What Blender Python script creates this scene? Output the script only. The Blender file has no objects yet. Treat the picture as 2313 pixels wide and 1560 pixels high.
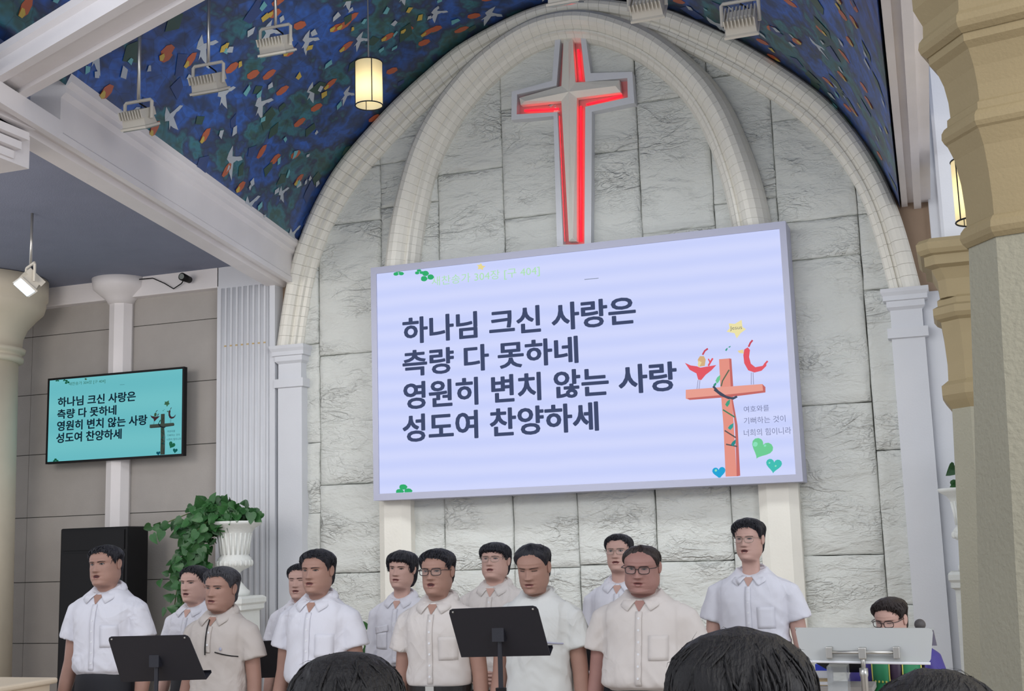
import bpy, math, random
import numpy as np
from mathutils import Vector, Matrix, noise
from mathutils.bvhtree import BVHTree
random.seed(7)
PI = math.pi
SC = bpy.context.scene
C = SC.collection

# ------------------------------------------------------------------ camera
F_PX, YAW, PIT, ROL = 2800.0, 3.40603969e-01, 1.59410569e-01, -3.06854371e-02
CAM = Vector((0, -11, 1.88))
def cam_axes():
    cy, sy = math.cos(YAW), math.sin(YAW)
    f = Vector((-sy*math.cos(PIT), cy*math.cos(PIT), math.sin(PIT)))
    r = Vector((cy, sy, 0)); u = r.cross(f)
    return (r*math.cos(ROL)+u*math.sin(ROL)), (-r*math.sin(ROL)+u*math.cos(ROL)), f
AR, AU, AF = cam_axes()
cd = bpy.data.cameras.new('camera'); cam = bpy.data.objects.new('camera', cd); C.objects.link(cam)
cam.matrix_world = Matrix(((AR.x, AU.x, -AF.x, CAM.x), (AR.y, AU.y, -AF.y, CAM.y), (AR.z, AU.z, -AF.z, CAM.z), (0, 0, 0, 1)))
cd.sensor_width = 36; cd.lens = 36*F_PX/2313; cd.clip_start = .05; cd.clip_end = 200
SC.camera = cam
def ray(x, y): return AR*((x-1156.5)/F_PX) - AU*((y-780)/F_PX) + AF
def atY(x, y, Y): d = ray(x, y); return CAM + d*((Y-CAM.y)/d.y)
def atZ(x, y, Z): d = ray(x, y); return CAM + d*((Z-CAM.z)/d.z)

# ------------------------------------------------------------------ light
SC.view_settings.view_transform = 'Standard'; SC.view_settings.look = 'None'
SC.view_settings.gamma = 1; SC.view_settings.use_curve_mapping = False
SC.view_settings.exposure = 0.0
wd = bpy.data.worlds.new('world'); SC.world = wd; wd.use_nodes = True
wd.node_tree.nodes['Background'].inputs[0].default_value = (.87, .91, 1.0, 1)
wd.node_tree.nodes['Background'].inputs[1].default_value = 1.05
def area(name, loc, target, size, power, col=(1, 1, 1), sy=None):
    l = bpy.data.lights.new(name, 'AREA'); l.energy = power; l.color = col; l.size = size
    if sy: l.shape = 'RECTANGLE'; l.size_y = sy
    o = bpy.data.objects.new(name, l); C.objects.link(o); o.location = loc
    o.rotation_euler = (Vector(target)-Vector(loc)).to_track_quat('-Z', 'Y').to_euler()
    return o
def point(name, loc, power, col, r=.1):
    l = bpy.data.lights.new(name, 'POINT'); l.energy = power; l.color = col; l.shadow_soft_size = r
    o = bpy.data.objects.new(name, l); C.objects.link(o); o.location = loc; return o
area('upper_wall_fill', (-3.3, -3.4, 4.9), (-3.3, 0, 5.9), 3.0, 22, (.95, .96, .93), .6)  # added fill that lifts the upper wall, standing in for the hung floodlights
area('lower_wall_fill', (-3.2, -3.3, 3.0), (-3.2, 0, 1.1), 4.6, 22, (.96, .98, 1), .3)  # added unseen fill brightening the wall below the screen
area('hall_light', (-3.2, -8.6, 4.6), (-3.2, -2.0, 1.3), 3.2, 60, (.97, .98, 1), 1.2)
area('stage_wash', (-3.3, -2.4, 4.2), (-3.3, -.2, .4), 5.0, 44, (.95, .98, 1), .5)
area('nave_side_fill', (4.5, -9.5, 4.0), (-5.5, -3.5, 3.6), 3.0, 170, (.95, .97, 1), 2.5)  # added unseen fill from the right for the left beam and column
area('aisle_light', (-7.6, -5.6, 4.0), (-8.0, -.5, 2.2), 1.5, 62, (1, .92, .84))
area('warm_nave_light', (1.6, -9.0, 4.0), (.9, -6.3, 2.6), .8, 17, (1, .74, .42))

# ------------------------------------------------------------------ materials
def lin(c):
    r = []
    for v in c[:3]:
        v /= 255.0; r.append(v/12.92 if v <= .04045 else ((v+.055)/1.055)**2.4)
    return (r[0], r[1], r[2], 1)
def mat(name, col, rough=.6, metal=0, bump=None, var=0, vscale=3, emit=0, spec=.5, coat=0, alpha=None, objvar=0, aniso=None):
    m = bpy.data.materials.new(name); m.use_nodes = True
    nt = m.node_tree; b = nt.nodes['Principled BSDF']
    b.inputs['Base Color'].default_value = lin(col); b.inputs['Roughness'].default_value = rough
    b.inputs['Metallic'].default_value = metal; b.inputs['Specular IOR Level'].default_value = spec
    b.inputs['Coat Weight'].default_value = coat
    tc = nt.nodes.new('ShaderNodeTexCoord')
    if aniso:
        mp = nt.nodes.new('ShaderNodeMapping'); mp.inputs['Scale'].default_value = aniso
        nt.links.new(tc.outputs['Object'], mp.inputs[0]); vec = mp.outputs[0]
    else: vec = tc.outputs['Object']
    if var or objvar:
        n = nt.nodes.new('ShaderNodeTexNoise'); n.inputs['Scale'].default_value = vscale; n.inputs['Detail'].default_value = 5
        nt.links.new(vec, n.inputs['Vector'])
        mr = nt.nodes.new('ShaderNodeMapRange'); mr.inputs['To Min'].default_value = 1-var; mr.inputs['To Max'].default_value = 1+var
        mr.inputs['From Min'].default_value = .25; mr.inputs['From Max'].default_value = .75
        nt.links.new(n.outputs[0], mr.inputs[0])
        hs = nt.nodes.new('ShaderNodeHueSaturation'); hs.inputs['Color'].default_value = lin(col)
        src = mr.outputs[0]
        if objvar:
            oi = nt.nodes.new('ShaderNodeObjectInfo'); m2 = nt.nodes.new('ShaderNodeMapRange')
            m2.inputs['To Min'].default_value = 1-objvar; m2.inputs['To Max'].default_value = 1+objvar
            nt.links.new(oi.outputs['Random'], m2.inputs[0])
            mu = nt.nodes.new('ShaderNodeMath'); mu.operation = 'MULTIPLY'
            nt.links.new(src, mu.inputs[0]); nt.links.new(m2.outputs[0], mu.inputs[1]); src = mu.outputs[0]
        nt.links.new(src, hs.inputs['Value']); nt.links.new(hs.outputs[0], b.inputs['Base Color'])
    if bump:
        sc, dist, kind = bump
        if kind in ('rock', 'cloth'):
            N = nt.nodes.new; LK = nt.links.new
            def mth(op, a_, b_=None, clamp=False):
                q = N('ShaderNodeMath'); q.operation = op; q.use_clamp = clamp
                for i_, v_ in enumerate((a_, b_)):
                    if v_ is None: continue
                    if hasattr(v_, 'links') or hasattr(v_, 'is_output'): LK(v_, q.inputs[i_])
                    else: q.inputs[i_].default_value = v_
                return q.outputs[0]
            mp2 = N('ShaderNodeMapping'); mp2.inputs['Rotation'].default_value = (0, .45, 0); mp2.inputs['Scale'].default_value = (.8, 1, 1.7) if kind == 'rock' else (1, 1, .8); LK(tc.outputs['Object'], mp2.inputs[0])
            oi = N('ShaderNodeObjectInfo'); ad = N('ShaderNodeVectorMath'); ad.operation = 'ADD'; LK(mp2.outputs[0], ad.inputs[0])
            ml = mth('MULTIPLY', oi.outputs['Random'], 37.0); LK(ml, ad.inputs[1])
            def nz(scale, det, dis):
                q = N('ShaderNodeTexNoise'); q.inputs['Scale'].default_value = scale; q.inputs['Detail'].default_value = det; q.inputs['Distortion'].default_value = dis; LK(ad.outputs[0], q.inputs['Vector']); return q.outputs[0]
            h = None
            for scale, w_, wid in (((sc, .8, .045), (sc*2.3, .45, .06), (sc*4.7, .34, .08)) if kind == 'rock' else ((sc, 1.0, .10), (sc*2.2, .5, .12))):
                a_ = mth('ABSOLUTE', mth('SUBTRACT', nz(scale, 2.5, .9), .5))
                st_ = mth('SUBTRACT', 1.0, mth('DIVIDE', a_, wid), True)
                sg_ = mth('MULTIPLY', st_, mth('MULTIPLY', mth('SUBTRACT', nz(sc*.7, 2, 0), .42, ), 3.0, True))
                t_ = mth('MULTIPLY', sg_, w_); h = t_ if h is None else mth('ADD', h, t_)
            h = mth('ADD', h, mth('MULTIPLY', nz(sc*1.6, 8 if kind == 'rock' else 2, .5), 2.6 if kind == 'rock' else 1.5)); h = mth('ADD', h, mth('MULTIPLY', nz(38, 4, 0), .22 if kind == 'rock' else .05))
            bp = N('ShaderNodeBump'); bp.inputs['Distance'].default_value = dist; bp.inputs['Strength'].default_value = 1
            LK(h, bp.inputs['Height']); LK(bp.outputs[0], b.inputs['Normal']); bump = None
        else:
            n1 = nt.nodes.new('ShaderNodeTexNoise'); n1.inputs['Scale'].default_value = sc; n1.inputs['Detail'].default_value = 6
            nt.links.new(vec, n1.inputs['Vector'])
        bp = nt.nodes.new('ShaderNodeBump') if bump else None
        if bump: bp.inputs['Distance'].default_value = dist; bp.inputs['Strength'].default_value = 1
        if bump: (nt.links.new(n1.outputs[0], bp.inputs['Height']), nt.links.new(bp.outputs[0], b.inputs['Normal']))
    if emit:
        b.inputs['Emission Color'].default_value = lin(col); b.inputs['Emission Strength'].default_value = emit
    if alpha is not None: b.inputs['Alpha'].default_value = alpha
    return m
_flat = {}
def glow(col, s=1.0):
    k = (tuple(col), s)
    if k not in _flat:
        m = bpy.data.materials.new('screen_colour'); m.use_nodes = True; nt = m.node_tree; nt.nodes.clear()
        e = nt.nodes.new('ShaderNodeEmission'); o = nt.nodes.new('ShaderNodeOutputMaterial')
        e.inputs[0].default_value = lin(col); e.inputs[1].default_value = s; nt.links.new(e.outputs[0], o.inputs[0]); _flat[k] = m
    return _flat[k]
M = dict(
    slab=mat('white_split_stone', (206, 208, 203), .85, bump=(2.6, .022, 'rock'), var=.03, objvar=.02),
    joint=mat('dark_joint', (96, 96, 90), .9),
    plaster=mat('white_painted_plaster', (206, 208, 213), .55, var=.03, bump=(60, .001, 'n')),
    arch=mat('arch_plaster', (226, 223, 213), .6, var=.04, objvar=.004, bump=(40, .002, 'n')),
    beam=mat('beam_paint', (226, 222, 222), .5, var=.05, vscale=2, bump=(30, .001, 'n')),
    grey=mat('grey_wall_panel', (168, 163, 158), .8, var=.05, vscale=4, objvar=.02, bump=(90, .002, 'n')),
    ceil=mat('slate_ceiling', (128, 134, 154), .85, var=.05, bump=(120, .002, 'n')),
    brown=mat('brown_wall', (150, 128, 108), .8, var=.08),
    cream=mat('cream_stucco', (150, 147, 130), .85, var=.04, bump=(55, .006, 'n')),
    creams=mat('cream_moulding', (146, 131, 98), .7, var=.08, vscale=2, bump=(90, .0015, 'n')),
    floor=mat('stage_floor', (186, 172, 158), .5, var=.1),
    frame=mat('silver_frame', (170, 172, 192), .45),
    black=mat('black_plastic', (13, 13, 16), .6, spec=.3), matte=mat('matte_black_metal', (30, 31, 40), .5, bump=(300, .0005, 'n')),
    chrome=mat('brushed_steel', (190, 188, 182), .3, .8), lampm=mat('ivory_enamel', (205, 200, 188), .5, var=.05),
    glass=mat('lamp_glass', (150, 155, 150), .15, .3), urn=mat('white_cast_stone', (214, 216, 212), .6, var=.06, bump=(40, .003, 'n')),
    leaf=mat('pothos_green', (46, 92, 46), .42, var=.25, vscale=9, objvar=.25), leafy=mat('yellow_leaf', (196, 190, 60), .5),
    stem=mat('vine_stem', (92, 110, 60), .6), soil=mat('soil', (60, 48, 38), .9),
    robe=mat('indigo_robe', (62, 52, 132), .6, var=.08), robedark=mat('dark_robe_panel', (52, 34, 58), .5), stole=mat('green_stole', (38, 128, 84), .6, var=.06),
    gold=mat('gold_trim', (196, 188, 90), .5), paper=mat('white_paper', (225, 226, 230), .8), blue=mat('blue_card', (50, 70, 200), .6),
    tan=mat('tan_book', (190, 165, 120), .7), trous=mat('black_trousers', (26, 27, 34), .75, var=.1), belt=mat('black_leather', (24, 22, 22), .4),
    dark=mat('dark_clothes', (38, 38, 44), .8), shoe=mat('shoe_leather', (24, 22, 22), .35),
    rim=mat('dark_glasses_rim', (40, 32, 34), .35), wire=mat('metal_glasses_rim', (150, 140, 125), .3, .7), lens=mat('spectacle_lens', (235, 240, 245), .05, alpha=.05),
    eyew=mat('eye_white', (150, 138, 134), .3), iris=mat('dark_iris', (30, 22, 20), .2), mouth=mat('mouth_inside', (70, 34, 34), .6), lip=mat('lip', (134, 78, 76), .5),
)
def skin_mat(n, c): return mat(n, c, .55, var=.07, vscale=14, bump=(180, .0006, 'n'), spec=.4)
def hair_mat(n, c): return mat(n, c, .5, bump=(22, .008, 'n'), aniso=(8, 3, .9), var=.25, vscale=20, spec=.4)

# ------------------------------------------------------------------ mesh helpers
class MB:
    def __init__(s): s.v = []; s.f = []
    def add(s, vs, fs):
        o = len(s.v); s.v += [tuple(p) for p in vs]; s.f += [tuple(i+o for i in f) for f in fs]; return s
    def box(s, a, b):
        x0, y0, z0 = a; x1, y1, z1 = b
        return s.add([(x0, y0, z0), (x1, y0, z0), (x1, y1, z0), (x0, y1, z0), (x0, y0, z1), (x1, y0, z1), (x1, y1, z1), (x0, y1, z1)],
                     [(0, 3, 2, 1), (4, 5, 6, 7), (0, 1, 5, 4), (1, 2, 6, 5), (2, 3, 7, 6), (3, 0, 4, 7)])
    def loft(s, rings, cap=True, closed=True):
        n = len(rings[0]); o = len(s.v)
        for r in rings: s.v += [tuple(p) for p in r]
        for i in range(len(rings)-1):
            for j in range(n if closed else n-1):
                k = (j+1) % n; a = o+i*n
                s.f.append((a+j, a+k, a+n+k, a+n+j))
        if cap and closed:
            s.f.append(tuple(o+j for j in range(n))[::-1]); s.f.append(tuple(o+(len(rings)-1)*n+j for j in range(n)))
        return s
    def tube(s, pts, rad, n=8, cap=True, flat=1.0, up=None):
        pts = [Vector(p) for p in pts]
        if not hasattr(rad, '__len__'): rad = [rad]*len(pts)
        rings = []; ref = None
        for i, p in enumerate(pts):
            t = (pts[min(i+1, len(pts)-1)]-pts[max(i-1, 0)]).normalized()
            if ref is None:
                ref = Vector(up) if up else (Vector((0, 0, 1)) if abs(t.z) < .9 else Vector((1, 0, 0)))
            a = t.cross(ref).normalized(); b = a.cross(t).normalized(); ref = b
            rings.append([p+a*math.cos(q)*rad[i]+b*math.sin(q)*rad[i]*flat for q in [2*PI*k/n for k in range(n)]])
        return s.loft(rings, cap)
    def lathe(s, prof, n=32, cx=0, cy=0, flute=0, cap=True):
        rings = []
        for (r, z) in prof:
            rings.append([(cx+r*(1+(flute*abs(math.sin(k*PI*10/n)) if flute else 0))*math.cos(2*PI*k/n), cy+r*(1+(flute*abs(math.sin(k*PI*10/n)) if flute else 0))*math.sin(2*PI*k/n), z) for k in range(n)])
        return s.loft(rings, cap)
    def ball(s, c, r, nu=16, nv=10):
        c = Vector(c); r = r if hasattr(r, '__len__') else (r, r, r); rings = []
        for i in range(nv+1):
            a = PI*i/nv if 0 < i < nv else (0.02 if i == 0 else PI-.02)
            rings.append([(c.x+r[0]*math.sin(a)*math.cos(2*PI*k/nu), c.y+r[1]*math.sin(a)*math.sin(2*PI*k/nu), c.z-r[2]*math.cos(a)) for k in range(nu)])
        return s.loft(rings)
    def mesh(s, name, m=None, smooth=False):
        me = bpy.data.meshes.new(name); me.from_pydata(s.v, [], s.f); me.update()
        if m: me.materials.append(m)
        if smooth: me.shade_smooth()
        return me
    def obj(s, name, m, parent=None, smooth=False, **kw):
        return link(name, s.mesh(name, m, smooth), parent, **kw)
def link(name, me, parent=None, **kw):
    o = bpy.data.objects.new(name, me); C.objects.link(o)
    if parent: o.parent = parent
    for k, v in kw.items(): o[k] = v
    return o
def thing(name, label, cat, loc=(0, 0, 0), rz=0, group=None):
    o = bpy.data.objects.new(name, None); C.objects.link(o); o.location = loc; o.rotation_euler = (0, 0, rz)
    o.empty_display_size = .1
    o['label'] = label; o['category'] = cat
    if group: o['group'] = group
    return o
def tag(o, label, cat, group=None):
    o['label'] = label; o['category'] = cat
    if group: o['group'] = group
    return o
def struct(o, label=None):
    o['kind'] = 'structure'
    if label: o['label'] = label
    return o
def bevel(o, w=.004, seg=2):
    b = o.modifiers.new('b', 'BEVEL'); b.width = w; b.segments = seg; b.limit_method = 'ANGLE'; return o
def interp(tab, x):
    return float(np.interp(x, [t[0] for t in tab], [t[1] for t in tab]))
def smooth(a, b, x):
    t = min(1, max(0, (x-a)/(b-a))); return t*t*(3-2*t)
def fuse(mb, name, voxel, m, it=3):
    me = mb.mesh(name, m); o = bpy.data.objects.new('tmp', me); C.objects.link(o)
    r = o.modifiers.new('r', 'REMESH'); r.mode = 'VOXEL'; r.voxel_size = voxel
    s = o.modifiers.new('s', 'SMOOTH'); s.factor = .5; s.iterations = it
    dg = bpy.context.evaluated_depsgraph_get(); dg.update()
    out = bpy.data.meshes.new_from_object(o.evaluated_get(dg)); out.name = name
    bpy.data.objects.remove(o); out.shade_smooth()
    if not out.materials: out.materials.append(m)
    return out

# ------------------------------------------------------------------ SETTING: altar wall of split stone slabs
CX = -3.28
OUT = [(3.9, 3.12), (4.33, 3.05), (4.66, 2.98), (4.99, 2.87), (5.33, 2.71), (5.66, 2.50), (5.87, 2.31), (6.1, 2.06), (6.37, 1.74), (6.69, 1.27), (6.83, 1.03), (7.0, .55), (7.07, .25), (7.09, 0)]
OIN = [(3.9, 2.86), (4.33, 2.79), (4.66, 2.72), (4.95, 2.62), (5.25, 2.46), (5.5, 2.27), (5.7, 2.08), (5.92, 1.83), (6.17, 1.52), (6.45, 1.12), (6.6, .88), (6.76, .5), (6.83, .25), (6.85, 0)]
IOUT = [(2.2, 1.94), (4.6, 1.90), (4.9, 1.86), (5.2, 1.80), (5.6, 1.68), (5.85, 1.58), (6.08, 1.45), (6.28, 1.29), (6.46, 1.12), (6.62, .94), (6.76, .72), (6.88, .48), (6.96, .24), (6.98, 0)]
IIN = [(2.2, 1.60), (4.6, 1.55), (4.9, 1.51), (5.15, 1.46), (5.45, 1.38), (5.7, 1.28), (5.9, 1.17), (6.08, 1.04), (6.24, .89), (6.38, .73), (6.5, .55), (6.6, .36), (6.65, .18), (6.67, 0)]
wall = MB().box((-7.2, .06, 0), (.6, .25, 7.3)).obj('wall_altar', M['joint']); struct(wall, 'wall of white split-face stone slabs behind the choir')
def hw(z): return interp(OUT, z)-.06 if z > 3.9 else 2.95
cols = [(-6.32, -5.965), (-5.965, -5.26), (-5.26, -4.63), (-4.63, -3.94), (-3.94, -3.31), (-3.31, -2.58), (-2.58, -1.90), (-1.90, -1.33), (-1.33, -.64), (-.64, -.22)]
rows = [[0, .9, 1.55, 2.25, 2.95, 3.95, 4.7, 5.3], [0, .85, 1.66, 2.52, 3.82, 5.16, 5.73, 6.1], [0, .8, 1.66, 2.4, 3.2, 4.4, 5.27, 5.73, 6.3, 6.9],
        [0, .9, 1.66, 2.45, 3.5, 4.6, 5.53, 6.5, 7.1], [0, .85, 1.66, 2.4, 3.4, 4.5, 5.0, 6.1, 7.1], [0, .8, 1.68, 2.5, 3.6, 4.6, 5.53, 7.1],
        [0, .85, 1.69, 2.45, 3.6, 4.7, 5.97, 6.9], [0, .9, 1.75, 2.6, 3.7, 4.9, 6.11, 6.7], [0, .85, 1.71, 3.0, 4.30, 4.65, 5.6, 6.2], [0, .55, 1.29, 2.58, 3.97, 4.65, 5.2]]
rn = random.Random(3)
for (x0, x1), zs in zip(cols, rows):
    for z0, z1 in zip(zs, zs[1:]):
        # trim to the arch
        g = .003; n = 14; vs = []
        y0 = rn.uniform(-.012, .004)
        pts = []
        for j in range(n+1):
            row = []
            for i in range(n+1):
                fr = lambda k: [0, .015][k] if k < 2 else ([1, .985][n-k] if n-k < 2 else (k-1)/(n-2)*.97+.015)
                x = x0+g+(x1-x0-2*g)*fr(i); z = z0+g+(z1-z0-2*g)*fr(j)
                edge = i in (0, n) or j in (0, n)
                if edge: x += noise.noise((z*5, x0, 1))*.006*(i in (0, n)); z += noise.noise((x*5, z0, 9))*.006*(j in (0, n))
                rk = noise.ridged_multi_fractal(Vector((x*1.1+z*.5, 3.1, z*1.8-x*.4))*1.3, .9, 2.1, 5, 1.0, 2.0)-1.0 if not edge else 0
                h = hw(z); xx = min(max(x, CX-h), CX+h)
                row.append((xx, y0+(.014 if edge else 0)-rk*.020, z))
            pts.append(row)
        if abs(pts[0][0][0]-pts[0][-1][0]) < .02: continue
        ctr = ((x0+x1)/2, 0, (z0+z1)/2)
        mb = MB(); vs = [tuple(p[k]-ctr[k] for k in range(3)) for r in pts for p in r]
        fs = [(j*(n+1)+i, j*(n+1)+i+1, (j+1)*(n+1)+i+1, (j+1)*(n+1)+i) for j in range(n) for i in range(n)]
        per = [i for i in range(n+1)]+[j*(n+1)+n for j in range(1, n+1)]+[n*(n+1)+i for i in range(n-1, -1, -1)]+[j*(n+1) for j in range(n-1, 0, -1)]
        o0 = len(vs); vs += [(vs[k][0], .07, vs[k][2]) for k in per]
        fs += [(per[k], o0+k, o0+(k+1) % len(per), per[(k+1) % len(per)]) for k in range(len(per))]
        mb.add(vs, fs); o = mb.obj('stone_slab', M['slab'], wall, True); o.location = ctr
MB().box((-6.66, .03, 3.3), (-6.12, .06, 5.6)).obj('brown_wall_strip', M['brown'], wall)
MB().box((-.34, .03, 3.9), (.25, .06, 5.4)).obj('brown_wall_strip', M['brown'], wall)

# arches
def arch(name, outer, inner, prof, zstart, nseg, y0, label, seg='arch_segment'):
    root = thing(name, label, 'arch', (CX, 0, 0)); del root['category']; root['kind'] = 'structure'
    # resample both curves by arc length, left foot -> apex -> right foot
    def curve(tab):
        T = [t for t in tab if t[0] >= zstart]; 
        if T[0][0] > zstart: T = [(zstart, interp(tab, zstart))]+T
        pts = [(-h, z) for z, h in T]+[(h, z) for z, h in T[::-1][1:]]
        P = np.array(pts); 
        for _ in range(2):   # corner cutting
            Q = [P[0]]
            for a, b in zip(P, P[1:]): Q += [a*.75+b*.25, a*.25+b*.75]
            Q.append(P[-1]); P = np.array(Q)
        d = np.r_[0, np.cumsum(np.hypot(*np.diff(P, axis=0).T))]; d /= d[-1]
        return lambda t: (np.interp(t, d, P[:, 0]), np.interp(t, d, P[:, 1]))
    co, ci = curve(outer), curve(inner)
    for k in range(nseg):
        t0, t1 = k/nseg+.00012, (k+1)/nseg-.00012; sub = 3; rings = []
        for q in range(sub+1):
            t = t0+(t1-t0)*q/sub; a = co(t); b = ci(t)
            rings.append([(a[0]+(b[0]-a[0])*s, y0-p, a[1]+(b[1]-a[1])*s) for s, p in prof])
        MB().loft(rings, True).obj(seg, M['arch'], root, False)
    return root
OP = [(0, -.08), (0, .10), (.06, .13), (.18, .155), (.32, .165), (.45, .155), (.55, .125), (.58, .09), (.68, .085), (.70, .105), (.80, .105), (.82, .07), (.95, .06), (1, .03), (1, -.08)]
arch('trim_1', OUT, OIN, OP, 3.93, 88, 0, 'large outer pointed arch moulding framing the stone wall')
IP = [(0, -.03), (0, .03), (.04, .10), (.12, .17), (.25, .225), (.4, .245), (.52, .235), (.62, .20), (.68, .165), (.71, .15), (.74, .165), (.8, .165), (.84, .13), (.93, .10), (1, .04), (1, -.03)]
arch('trim_2', IOUT, IIN, IP, 4.58, 72, -.015, 'inner pointed rib arch rising from behind the big screen')
# inner pilaster feet under the screen
for x0, x1 in ((-5.27, -4.94), (-1.64, -1.30)):
    n = 10; xm = (x0+x1)/2; w = (x1-x0)/2
    prof = [(-w, .03), (-w, -.10), (-w*.55, -.15), (w*.55, -.15), (w, -.10), (w, .03)]
    o = MB().loft([[(xm+a, b, z) for a, b in prof] for z in (0.15, 4.45)]).obj('trim_3', M['arch']); struct(o, 'plain pilaster shaft below the %s end of the big screen' % ('left' if x0 < -3 else 'right'))
# outer pilasters + capitals
def capital(cx, w, ztop, d0, sgn):
    k = [(0, .06, .03), (-.03, .06, .02), (-.06, .045, .0), (-.10, .045, .0), (-.105, .02, -.02), (-.155, .02, -.02), (-.18, -.005, -.05), (-.33, -.005, -.05), (-.335, .03, -.02), (-.42, .03, -.02), (-.425, 0, -.05)]
    rings = []
    for dz, e, f in k:
        z = ztop+dz; hwid = w/2+e; yf = -(d0+max(0, f+.05))
        rings.append([(cx-hwid, .1, z), (cx-hwid, yf, z), (cx+hwid, yf, z), (cx+hwid, .1, z)])
    return MB().loft(rings[::-1])
for nm, cx, lab in (('left', -6.235, 'left'), ('right', -.30, 'right')):
    r = thing('trim_4', 'white pilaster with stepped capital carrying the %s foot of the outer arch' % lab, 'x', (0, 0, 0)); del r['category']; r['kind'] = 'structure'
    w = .27
    sh = MB().box((cx-w/2, -.12, .15), (cx+w/2, .1, 3.52)).obj('pilaster_shaft', M['plaster'], r)
    capital(cx, w, 3.93, .12, 1).obj('capital', M['plaster'], r)
# wide fluted pilaster on the left
r = thing('trim_5', 'wide white fluted pilaster between the grey side wall and the arch', 'x'); del r['category']; r['kind'] = 'structure'
MB().box((-7.10, -.10, .15), (-6.44, .2, 4.9)).obj('pilaster_shaft', M['plaster'], r)
for i in range(9):
    x = -7.06+i*.066
    MB().tube([(x+.03, -.095, .5), (x+.03, -.095, 4.6)], .022, 8).obj('flute', M['plaster'], r, True)
MB().box((-6.46, -.13, .15), (-6.40, .2, 4.9)).obj('edge_strip', M['plaster'], r)
MB().box((-7.02, -.1035, 3.985), (-6.5, -.10, 4.0)).obj('tan_stain', M['tan'], r)

# ------------------------------------------------------------------ left side wall of grey panels
wl = MB().box((-10.8, .03, 0), (-7.05, .2, 4.9)).obj('wall_left', M['joint']); struct(wl, 'grey panelled side wall behind the wall television')
zl = [0, .33, 1.0, 1.64, 2.33, 3.01, 3.67, 4.32, 4.70]
for (x0, x1) in ((-10.7, -9.55), (-9.55, -8.28), (-8.28, -7.08)):
    for z0, z1 in zip(zl, zl[1:]):
        cxm, czm = (x0+x1)/2, (z0+z1)/2; a, b = (x1-x0)/2-.003, (z1-z0)/2-.004
        o = MB().box((-a, -.02, -b), (a, .02, b)).obj('wall_panel', M['grey'], wl); o.location = (cxm, .03, czm)
o = MB().box((-10.8, -.10, 4.62), (-7.08, .1, 4.85)).obj('trim_6', M['beam']); struct(bevel(o, .01), 'white cornice band over the grey side wall')
r = thing('trim_7', 'slim white wall column behind the wall television', 'x'); del r['category']; r['kind'] = 'structure'
MB().lathe([(.13, .2), (.13, 4.6)], 8, -8.33, -.04).obj('shaft', M['beam'], r)
MB().lathe([(.13, 4.56), (.15, 4.6), (.22, 4.66), (.29, 4.72), (.31, 4.84)], 28, -8.33, -.06).obj('capital', M['beam'], r, True)
# round column at far left
r = thing('trim_8', 'thick round cream column with flared capital at the far left', 'x'); colm = mat('cream_column', (212, 202, 182), .6, var=.05); del r['category']; r['kind'] = 'structure'
ccx, ccy = -9.62, -.75
MB().lathe([(.46, .15), (.44, 2.0), (.42, 3.95)], 48, ccx, ccy).obj('shaft', colm, r, True)
MB().lathe([(.43, 3.93), (.47, 3.95), (.47, 3.99), (.44, 4.0), (.45, 4.03), (.48, 4.04), (.49, 4.08), (.45, 4.09), (.46, 4.2), (.50, 4.3), (.60, 4.42), (.66, 4.48), (.68, 4.55), (.68, 4.6), (.70, 4.62), (.70, 4.82)], 48, ccx, ccy).obj('capital', colm, r, True)
o = MB().loft([[(-14, .1, z), (-6.45, .1, z), (-5.02, -7.5, z), (-14, -7.5, z)] for z in (4.83, 4.9)]).obj('ceiling', M['ceil']); struct(o, 'slate grey side aisle ceiling')

# ------------------------------------------------------------------ vault with stained-glass print
LD = Vector((.89, -4.62)); RD = Vector((.09, -4.49))
prof = [(-h-.015, z) for z, h in OUT if z > 4.9]; prof = [(-2.92, 4.95)]+prof[0:]+[(h+.015, z) for z, h in OUT[::-1][1:] if z > 4.6]
P = np.array(prof)
for _ in range(2):
    Q = [P[0]]
    for a, b in zip(P, P[1:]): Q += [a*.75+b*.25, a*.25+b*.75]
    Q.append(P[-1]); P = np.array(Q)
PD = np.r_[0, np.cumsum(np.hypot(*np.diff(P, axis=0).T))]; PL = PD[-1]
def vault(s, t, off=0):
    x = float(np.interp(s, PD, P[:, 0])); z = float(np.interp(s, PD, P[:, 1]))
    x2 = float(np.interp(s+.02, PD, P[:, 0])); z2 = float(np.interp(s+.02, PD, P[:, 1]))
    n = Vector((z2-z, 0, -(x2-x)))
    if n.length: n.normalize()
    k = (x+2.95)/5.93; dx = (LD.x*(1-k)+RD.x*k)*t/4.6
    return Vector((CX+x+dx, -t, z))+n*off
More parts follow.
